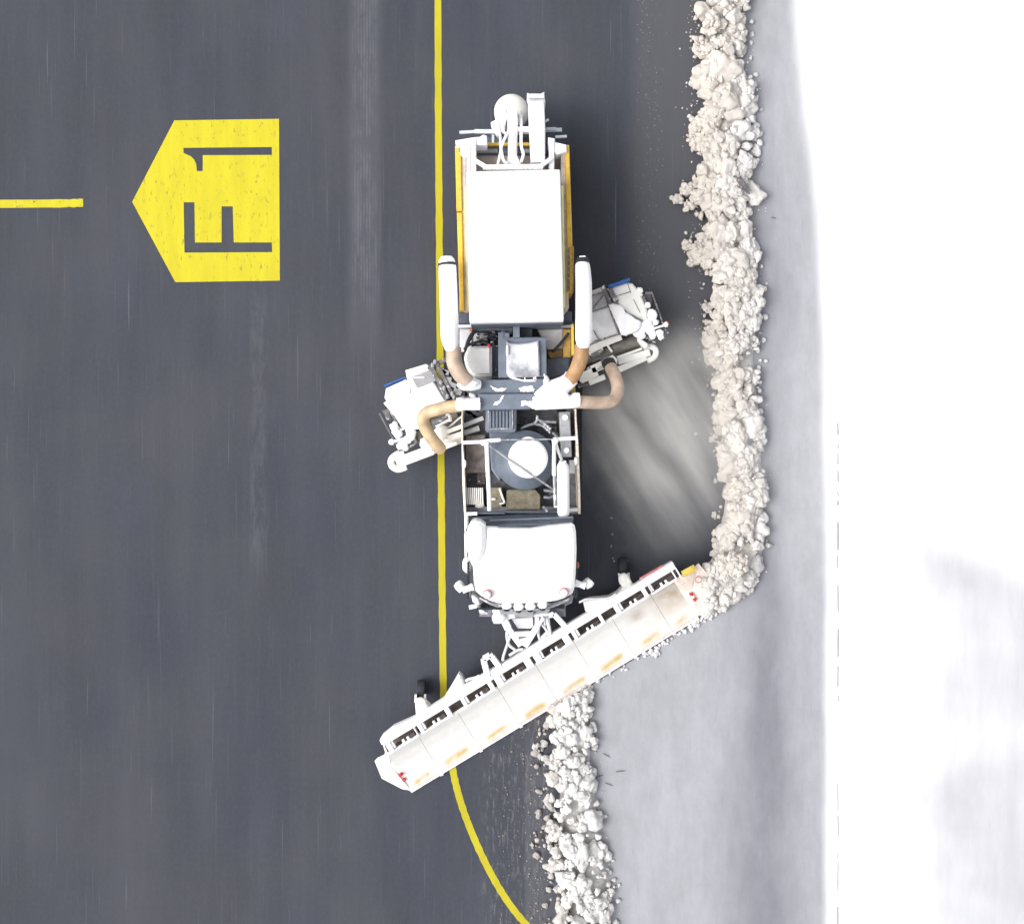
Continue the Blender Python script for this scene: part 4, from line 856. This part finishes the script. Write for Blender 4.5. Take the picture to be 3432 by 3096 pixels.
for x, y in ((830, 300), (800, 340), (980, 720), (900, 550), (940, 620), (1040, 690), (1060, 730)): B.blob(Z(cD, x, y, 1.3), .045, (1, 1.5, .6), x)
for a, b in (((990, 560), (1090, 600)), ((950, 510), (1030, 520)), ((1060, 640), (1150, 690)), ((1080, 690), (1140, 640)), ((900, 390), (960, 450)), ((920, 420), (1000, 440))): rod(B, cD, a, b, 1.2, .12)
B.build('linkage', 'grey', ul)
B = MB(); rod(B, cD, (216, 600), (470, 495), 1.0, 0.035, 0.3); B.build('edge_flap', 'blue', ul)
B = MB(); B.tube(pz(cD, (640, 1180, .42), (1180, 960, .42)), 0.38, 24); B.tube(pz(cD, (800, 1060, .85), (1110, 960, .85)), 0.14, 18); B.lathe(Z(cD, 610, 1215, .9), [(0.17, .5), (0.17, .95), (0.12, 1.0)], 20); B.build('brush_roll', 'roll', ul)
B = MB(); B.prism(pg(cD, (800, 1010), (980, 955), (1000, 1000), (820, 1070)), .8, 1.05); rod(B, cD, (830, 1090), (1000, 1050), 1.0, .1); rod(B, cD, (1000, 1120), (1280, 950), 1.05, .06); rod(B, cD, (560, 1180), (600, 1290), 1.05, .08); rod(B, cD, (600, 1290), (510, 1340), 1.0, .06); rod(B, cD, (1190, 880), (1360, 1000), 1.0, .1); B.build('bearing', 'dark', ul)
B = MB()
rod(B, cD, (360, 1535), (800, 1370), .85, .26, .14); rod(B, cD, (790, 1370), (1160, 1225), .85, .24, .14); rod(B, cD, (520, 1500), (820, 1400), .95, .06); rod(B, cD, (980, 1155), (1420, 985), 1.3, .1); rod(B, cD, (990, 1235), (1370, 1110), 1.25, .13); rod(B, cD, (1190, 1180), (1330, 1120), 1.3, .1); rod(B, cD, (950, 1140), (1150, 970), 1.05, .05); rod(B, cD, (870, 1330), (1100, 1290), .95, .1)
B.tube(pz(cD, (480, 1580, .85), (380, 1610, .85), (305, 1565, .85), (300, 1490, .85), (370, 1430, .85), (450, 1400, .85)), 0.085, 12, 5)
B.prism(pg(cD, (650, 1240), (780, 1180), (830, 1300), (800, 1370), (680, 1370), (640, 1320)), .7, 1.05, .04); B.blob(Z(cD, 915, 1170, 1.2), .2, (1, .9, .6), 5, .2); B.prism(pg(cD, (830, 1080), (1010, 985), (1020, 1020), (850, 1110)), .8, 1.08)
B.tube(pz(cD, (960, 940, 1.3), (1005, 955, 1.3), (1020, 1030, 1.3)), .04, 8, 4)
B.build('support_arm', 'cream', ul)
B = MB()
for x, y, r in ((335, 1090, .11), (345, 1140, .09), (380, 1180, .1), (440, 1310, .1), (470, 1340, .08), (540, 1180, .13), (510, 1130, .08), (500, 1240, .1), (400, 1330, .08)): B.blob(Z(cD, x, y, 1.1), r, (1, 1.2, .6), x, 0.4)
rod(B, cD, (300, 1278), (510, 1225), 1.15, .07); B.blob(Z(cD, 300, 1278, 1.15), .075); rod(B, cD, (410, 1130), (490, 1100), 1.1, .05); B.build('snow_cap', 'white', ul)
# axle beam carrying both brushes under the chassis
B = MB(); B.bar(Z(cD, 900, 1120, 0.7), Z(cC, 700, 1080, 0.7), 0.25, 0.22); B.build('brush_beam', 'dark', root)

# ================================================================ ploughed snow
def chunk(rng, sub):
    fine = 1 if sub > 2 else 0
    v = np.array(ICO[sub][0]); v = v*(1+0.0*v)
    for _ in range(rng.randint(9, 15)):
        n = np.array([rng.gauss(0, 1) for _ in range(3)]); n /= np.linalg.norm(n); d = rng.uniform(0.55, 0.92)
        k = v@n; over = np.maximum(0, k-d); v = v-np.outer(over*0.93, n)
    off = Vector((rng.uniform(0, 50), rng.uniform(0, 50), 0))
    k = np.array([1+0.26*mnoise.noise(Vector(p)*1.6+off)+0.10*mnoise.noise(Vector(p)*3.6+off)+0.05*mnoise.noise(Vector(p)*8+off)+fine*(0.05*(0.35-abs(mnoise.noise(Vector(p)*6+off)))*2+0.03*mnoise.noise(Vector(p)*17+off)) for p in v])
    return v*k[:, None]
rc = random.Random(21)
CH = {2: [chunk(rc, 2) for _ in range(16)], 3: [chunk(rc, 3) for _ in range(16)], 4: [chunk(rc, 4) for _ in range(16)]}
FA = {k: np.array(ICO[k][1]) for k in (2, 3, 4)}
def rot3(rng):
    q = np.array([rng.gauss(0, 1) for _ in range(4)]); q /= np.linalg.norm(q); w_, x, y, z = q
    return np.array([[1-2*(y*y+z*z), 2*(x*y-z*w_), 2*(x*z+y*w_)], [2*(x*y+z*w_), 1-2*(x*x+z*z), 2*(y*z-x*w_)], [2*(x*z-y*w_), 2*(y*z+x*w_), 1-2*(x*x+y*y)]])
class Rubble:
    def __init__(self, seed): self.V = []; self.F = []; self.C = []; self.n = 0; self.r = random.Random(seed)
    skip = None; clump = 0.45
    def lump(self, p, r, col, flat=0.8, sub=None):
        if self.skip and self.skip(p, r): return
        g = self.r; sub = sub or (4 if r > 0.11 else 3 if r > 0.05 else 2)
        v = CH[sub][g.randrange(16)]@rot3(g).T*np.array([g.uniform(.8, 1.25), g.uniform(.8, 1.25), flat])*r+np.array(p)
        self.V.append(v); self.F.append(FA[sub]+self.n); self.n += len(v); self.C.append(np.tile(col, (len(v), 1)))
    def clod(self, p, R, col, flat=0.75):
        g = self.r; self.lump(p, R*0.92, col, flat)
        for _ in range(int(4+R*22)):
            a = g.uniform(0, 6.283); q = R*g.uniform(0.25, 0.95); rr_ = R*g.uniform(0.2, 0.55); dz = R*flat*0.75*math.sqrt(max(0, 1-(q/R)**2))
            self.lump((p[0]+q*math.cos(a), p[1]+q*math.sin(a), max(p[2]+dz*g.uniform(0.55, 0.95), rr_*0.4)), rr_, col*g.uniform(0.95, 1.04), 0.8)
    def raw(self, v, f, c): self.V.append(np.array(v)); self.F.append(None); self.quads = getattr(self, 'quads', [])+[[i+self.n for i in q] for q in f]; self.n += len(v); self.C.append(np.array(c))
    def make(self, name):
        fl = [f for A in self.F if A is not None for f in A.tolist()]+getattr(self, 'quads', [])
        return raw_mesh(name, np.concatenate(self.V), fl, 'rubble', np.concatenate(self.C))
beige, ivory, cwhite, dirt = np.array(alb(236, 228, 219)), np.array(alb(247, 244, 240)), np.array(alb(255, 254, 255))*1.05, np.array(alb(180, 175, 172))
def berm(rb, ys, Lf, Rf, hf, colf, step=9):
    vs = []; cs = []; nx = 22; yy = np.arange(ys[0], ys[1], step)
    for sy in yy:
        l, r = Lf(sy)*1.0, Rf(sy); l, r = l+0.14*(r-l), r-0.10*(r-l)
        for i in range(nx+1):
            t = i/nx; sx = l+(r-l)*t+6*fbm(i, sy/60, 1.0); e = math.sin(math.pi*t)**0.75
            ev = 2978-(0.5184*sx+0.8555*sy); h = -0.02+0.62*hf(sy)*(sst(-5, -60, ev) if rb.skip else 1)*e*(0.85+0.7*fbm(sx/134, sy/134, 2.2)+0.25*fbm(sx/134, sy/134, 8.0))
            p = P(sx, sy, max(h, 0)); vs.append((p.x, p.y, h)); cs.append(colf(t, sy)*0.92)
    m = nx+1; fs = [[(i+1)*m+j, (i+1)*m+j+1, i*m+j+1, i*m+j] for i in range(len(yy)-1) for j in range(nx)]
    rb.raw(vs, fs, cs)
def col_u(t, sy):
    n = fbm(t*2, sy/200, 1.0); k = 0.85*sst(0.3, 1.05, t+0.5*n)
    c = beige*(1-k)+cwhite*k; w2 = sst(1450, 1900, sy)*0.35+sst(0.1, 0.5, fbm(t*3+7, sy/120, 1.0))*0.35; return c*(1-w2)+ivory*w2
k_ = 1.7007
Lu = interp([y*k_ for y in (-600, 0, 100, 200, 270, 330, 375, 400, 450, 490, 530, 620, 700, 760, 850, 920, 970, 1020, 1060, 1110, 1160, 1200)], [x*k_ for x in (1380, 1378, 1378, 1374, 1368, 1384, 1352, 1366, 1386, 1368, 1390, 1388, 1388, 1404, 1404, 1412, 1416, 1408, 1402, 1398, 1392, 1396)])
Ru = interp([y*k_ for y in (-600, 0, 100, 200, 270, 330, 400, 450, 490, 560, 620, 700, 780, 850, 920, 970, 1020, 1060, 1110, 1160, 1200)], [x*k_ for x in (1472, 1470, 1460, 1480, 1488, 1484, 1498, 1480, 1488, 1500, 1506, 1496, 1502, 1514, 1510, 1520, 1514, 1520, 1510, 1486, 1428)])
def hu(sy): return 0.50+0.16*fbm(sy/90, 0, 1.0)
U = Rubble(2)
berm(U, (-1000, 2040), Lu, Ru, hu, col_u)
def fill(rb, y0, y1, Lf, Rf, hf, colf, n, rmin, rmax, power=2.2, spread=(0.02, 0.98), lift=0.0):
    g = rb.r
    for _ in range(n):
        sy = g.uniform(y0, y1); t = g.uniform(*spread); l, r_ = Lf(sy), Rf(sy)
        rad = rmin+(rmax-rmin)*g.random()**power
        e = max(0, math.sin(math.pi*min(1, max(0, t))))**0.75; z = hf(sy)*e*g.uniform(0.78, 1.0)+lift-rad*0.15
        if e < 0.5: rad *= 0.75
        z = max(z, rad*0.45); p = P(l+(r_-l)*t, sy, z)
        (rb.clod if rad > 0.12 and g.random() < rb.clump else rb.lump)(p, rad, colf(t, sy)*g.uniform(0.94, 1.06), g.uniform(0.6, 0.85))
Lu2, Ru2 = (lambda y: Lu(y)-22*sst(1200, 300, y)-6), (lambda y: Ru(y)+26*sst(1300, 300, y)+8)
fill(U, -900, 2010, Lu2, Ru2, hu, col_u, 100, 0.26, 0.40, 1.6, (0.22, 0.78), -0.14)
fill(U, -900, 2010, Lu2, Ru2, hu, col_u, 400, 0.13, 0.25, 1.4, (0.10, 0.90), -0.06)
fill(U, -900, 2010, Lu2, Ru2, hu, col_u, 420, 0.05, 0.12, 1.6, (0.0, 1.0))
fill(U, -900, 2000, Lu2, Ru2, hu, col_u, 400, 0.015, 0.045, 1.5, (-0.06, 1.05))
for sx, sy, r in ((2300, 640, .2), (2345, 660, .26), (2270, 668, .14), (2310, 690, .15), (2380, 640, .3), (2340, 610, .14), (2300, 820, .15), (2335, 850, .22), (2380, 860, .28), (2350, 815, .17), (2320, 880, .12), (2330, 440, .18), (2325, 480, .16), (2370, 470, .26), (2345, 430, .14), (2440, 1400, .22), (2410, 1440, .15), (2420, 1830, .2), (2405, 1870, .16)):
    U.clod(P(sx, sy, r*.6), r, beige*U.r.uniform(.98, 1.1), .8)
# clusters pushed out to the left, seen at two places
# snow rolling over the blade end and spilling along its cutting edge
for _ in range(300):
    x, y = U.r.uniform(1630, 2000), U.r.uniform(120, 700)
    if y > 700-(x-1600)*0.66 or y < 330-(x-1560)*0.9: continue
    rad = U.r.choice((.05, .06, .08, .1, .14, .18, .22)); sx, sy = cI(x, y); d = (700-(x-1600)*0.66-y)/300
    (U.clod if rad > .15 else U.lump)(P(sx, sy, max(0.06, min(0.62, d*0.8)*U.r.uniform(.75, 1.05))), rad, (beige*(1-min(1, max(0, (y-150)/400)))+ivory*min(1, max(0, (y-150)/400)))*U.r.uniform(.95, 1.04), .6)
for _ in range(170):
    u = U.r.choice((U.r.uniform(560, 700), U.r.uniform(900, 1000), U.r.uniform(1080, 1190), U.r.uniform(600, 1150))); v = -8-abs(U.r.gauss(0, 9))-(8 if 580 < u < 660 or 920 < u < 980 else 0)*U.r.random(); rad = U.r.uniform(.02, .07)
    U.lump(PL(u, v, rad*.6), rad, cwhite*U.r.uniform(.9, 1.0), .8)
tag(U.make('snow_windrow'), 'tall beige windrow of churned snow clods trailing from the blade tip to the top edge', 'snow ridge', kind='stuff')

def col_l(t, sy):
    n = fbm(t*2+3, sy/150, 1.0); k = sst(0.0, 0.45, t+0.5*n); return ((dirt*0.5+beige*0.5)*(1-k)+(cwhite*0.3+ivory*0.7)*k)*(1.04+0.3*fbm(t*5, sy/40, 1.0))
Ll = interp([y*k_ for y in (1330, 1360, 1400, 1450, 1500, 1560, 1620, 1680, 1740, 1820, 2500)], [x*k_ for x in (1140, 1105, 1074, 1066, 1062, 1066, 1068, 1056, 1088, 1082, 1080)])
Rl = interp([y*k_ for y in (1330, 1360, 1400, 1450, 1500, 1560, 1620, 1680, 1740, 1820, 2500)], [x*k_ for x in (1160, 1160, 1164, 1176, 1172, 1184, 1186, 1200, 1208, 1218, 1220)])
def hl(sy): return (0.44+0.12*fbm(sy/150, 5, 1.0))*sst(2240, 2340, sy)+0.05
Lw = Rubble(9)
def edge_v(p):
    k = H*S/(H-p[2]); return 2978-(0.5184*(p[0]*k+W_PX/2)+0.8555*(-p[1]*k+H_PX/2))
Lw.clump = 0.15; Lw.skip = lambda p, r: edge_v(p) > -r*110
berm(Lw, (2250, 4100), lambda s: Ll(s)+0.18*(Rl(s)-Ll(s)), Rl, lambda s: hl(s)*0.7, col_l)
Rl2 = lambda y: Rl(y)+12; Ll2 = lambda y: Ll(y)-20*sst(2380, 2480, y)-4
fill(Lw, 2300, 3900, Ll2, Rl2, hl, col_l, 75, 0.18, 0.30, 1.5, (0.40, 0.82), -0.12)
fill(Lw, 2300, 3900, Ll2, Rl2, hl, col_l, 330, 0.09, 0.19, 1.5, (0.22, 0.94), -0.05)
fill(Lw, 2280, 3900, Ll2, Rl2, hl, col_l, 300, 0.04, 0.10, 1.6, (0.06, 1.0))
fill(Lw, 2280, 3900, Ll2, Rl2, lambda s: 0.10, lambda t, s: col_l(t, s)*np.array((0.86, 0.86, 0.88)), 170, 0.03, 0.14, 1.5, (0.0, 0.4))
fill(Lw, 2280, 3900, Ll2, Rl2, lambda s: 0.2, lambda t, s: col_l(t, s)*0.85, 450, 0.012, 0.04, 1.4, (-0.15, 1.03))
tag(Lw.make('snow_windrow'), 'white windrow of loose snow lumps lying ahead of the blade at the bottom', 'snow ridge', kind='stuff')

# flecks and crumbs scattered on the asphalt
K = Rubble(33); g = K.r
for _ in range(330):
    sy = g.uniform(2330, 3300); sx = Ll(sy)-abs(g.gauss(0, 70))-6
    if sx < 1640: continue
    r = g.uniform(.008, .028); K.lump(P(sx, sy, r*.3), r, dirt*g.uniform(.35, .8), .35, 2)
for _ in range(260):
    sy = g.uniform(-500, 1150); sx = g.gauss(2175+15*math.sin(sy/300), 20); r = g.uniform(.008, .024); K.lump(P(sx, sy, r*.2), r, dirt*g.uniform(.35, .75), .3, 2)
for _ in range(160):
    sy = g.uniform(-500, 1300); sx = Lu(sy)-abs(g.gauss(0, 25)); r = g.uniform(.01, .03); K.lump(P(sx, sy, r*.3), r, beige*g.uniform(.5, .9), .4, 2)
for sx, sy in ((2052, 1790), (2048, 1830), (2055, 1870), (2050, 1735), (2058, 1880)): K.lump(P(sx, sy, .01), .03, dirt, .3, 2)
tag(K.make('snow_crumbs'), 'loose snow crumbs scattered on the asphalt beside the windrows', 'snow crumbs', kind='stuff')

# stray lumps that rolled clear of the ridges
stray = [(2530, 352, .075), (2517, 397, .08), (2543, 535, .03), (2502, 560, .08), (2500, 236, .03), (2480, 80, .05), (2564, 1061, .09), (2512, 1025, .13), (2540, 1175, .075), (2567, 1210, .05), (2543, 1232, .06), (2300, 780, .05), (2316, 795, .035), (2332, 1453, .05), (2560, 1640, .11)]
strayl = [(2075, 2965, .05), (2022, 2842, .13), (1790, 2500, .07)]
for i, (sx, sy, r) in enumerate(stray+strayl):
    v = CH[3][i % 16]@rot3(rc).T*np.array([1, 1, .8])*r; c = P(sx, sy, r*.6)
    o = raw_mesh('snow_lump', v, FA[3], 'rubble', np.tile(cwhite if sx > 2400 or i >= len(stray) else beige, (len(v), 1))); o.location = c
    if i < len(stray): tag(o, 'small snow lump lying loose beside the tall beige windrow', 'snow lump', 'snow lumps beside the tall windrow')
    else: tag(o, 'small snow lump lying loose beside the lower white windrow', 'snow lump', 'snow lumps beside the lower windrow')

# dark debris on the snow film
MT['twig'] = paint('dead_twig', (120, 112, 114), 0.8)
deb = [(2080, 2584, 34, 0.12, .02, 'long dark twig lying on grey snow right of the lower windrow'), (2032, 2531, 30, -0.5, .012, 'thin dark twig on grey snow above the long one'), (2040, 2628, 30, -0.4, .012, 'thin dark twig on grey snow below the long one'),
       (2592, 731, 18, -0.1, .02, 'short dark sliver on the grey film beside the upper windrow'), (2010, 2600, 26, 0.3, .02, 'dark stub of twig poking from the lower windrow')]
for sx, sy, L, a, r, lab in deb:
    B = MB(); d = Vector((math.cos(a)*L/2/134, math.sin(a)*L/2/134, 0)); c = P(sx, sy, .02)
    r *= .75; B.tube([c-d, c-d*.3+Vector((0, .008, .01)), c+d*.4, c+d], [r*.4, r, r*.8, r*.3], 7)
    if r < .015:
        for s in (-.5, 0.1, .5): B.tube([c+d*s, c+d*s+Vector((.03, .04*(1 if s else -1), .01))], [r*.7, r*.2], 5)
    tag(B.build('twig', 'twig'), lab, 'twig')
B = MB(); B.bar(P(2475, 595, .55), P(2510, 645, .45), .12, .06); B.bar(P(2460, 590, .5), P(2500, 630, .5), .05, .05); B.bar(P(2485, 632, .52), P(2513, 650, .47), .03, .05); tag(B.build('debris', 'dark'), 'dark broken piece stuck in the right side of the tall windrow', 'debris')

# ---------------------------------------------------------------- blown snow dust
def spray():
    hull = [(1948, 1290), (2010, 1230), (2200, 960), (2420, 960), (2560, 1270), (2560, 1600), (2500, 1990), (2330, 2020), (2130, 1900), (1948, 1760)]
    B = MB(); w = [P(x, y).to_2d() for x, y in hull][::-1]; n = len(w); hgt = 0.95
    vs = [(p.x, p.y, 0.02) for p in w]+[(p.x, p.y, hgt) for p in w]
    a = sum(w[i].x*w[(i+1) % n].y-w[(i+1) % n].x*w[i].y for i in range(n))
    fs = [list(range(n-1, -1, -1)), list(range(n, 2*n))]+[[i, (i+1) % n, n+(i+1) % n, n+i] for i in range(n)]
    if a < 0: fs = [f[::-1] for f in fs]
    t = NT('blown_snow'); t.t.nodes.remove(t.b); o = t.obj(); x, y, z = t.xyz(o)
    org = P(2010, 1250); ang = math.radians(-58)
    # s runs down the stream, q across it
    cs, sn = math.cos(ang), math.sin(ang)
    dx = t.ma('SUBTRACT', x, org.x); dy = t.ma('SUBTRACT', y, org.y)
    s = t.ma('ADD', t.ma('MULTIPLY', dx, cs), t.ma('MULTIPLY', dy, sn)); q = t.ma('ADD', t.ma('MULTIPLY', dx, -sn), t.ma('MULTIPLY', dy, cs))
    cv = t.n('ShaderNodeCombineXYZ'); t.put(cv.inputs[0], t.ma('MULTIPLY', s, 0.25)); t.put(cv.inputs[1], t.ma('MULTIPLY', q, 1.15)); t.put(cv.inputs[2], t.ma('MULTIPLY', z, 0.3))
    st = t.noise(cv.outputs[0], 1.0, 3, 0.5)
    streak = t.mr(st, 0.3, 0.7, 0.3, 1.0)
    wob = t.ma('MULTIPLY', t.ma('SUBTRACT', t.noise(o, 0.9, 3), 0.5), 1.2)
    qq = t.ma('ADD', q, wob); near = t.mr(s, 0.2, 2.6, 1.0, 0.0)
    streak = t.ma('MAXIMUM', streak, t.ma('MULTIPLY', near, 0.75))
    c2 = t.n('ShaderNodeCombineXYZ'); t.put(c2.inputs[0], t.ma('MULTIPLY', s, 0.5)); t.put(c2.inputs[1], t.ma('MULTIPLY', q, 4.5)); t.put(c2.inputs[2], z)
    streak = t.ma('MULTIPLY', streak, t.mr(t.noise(c2.outputs[0], 1.0, 4, 0.6), 0.3, 0.7, 0.82, 1.15))
    env = t.ma('MULTIPLY', t.mr(qq, -2.1, 0.1), t.mr(qq, 1.5, 3.0, 1, 0.0))
    env = t.ma('MULTIPLY', env, t.ma('MULTIPLY', t.mr(s, -0.45, 0.9), t.mr(s, 2.6, 5.3, 1, 0.0)))
    env = t.ma('MULTIPLY', env, t.mr(z, 0.15, 0.9, 1, 0))
    # nothing rises above the edges of the cloud
    dn = t.ma('MULTIPLY', t.ma('MULTIPLY', env, streak), 2.35)
    pv = t.n('ShaderNodeVolumePrincipled'); pv.inputs['Color'].default_value = (0.995, 0.985, 0.965, 1); t.put(pv.inputs['Density'], dn); pv.inputs['Anisotropy'].default_value = 0.1
    t.t.links.new(pv.outputs[0], t.t.nodes['Material Output'].inputs['Volume'])
    o = B.add(vs, fs).build('snow_spray', t.m)
    tag(o, 'pale cloud of blown snow dust streaming from the right brush over the asphalt', 'snow dust', kind='stuff')
spray()
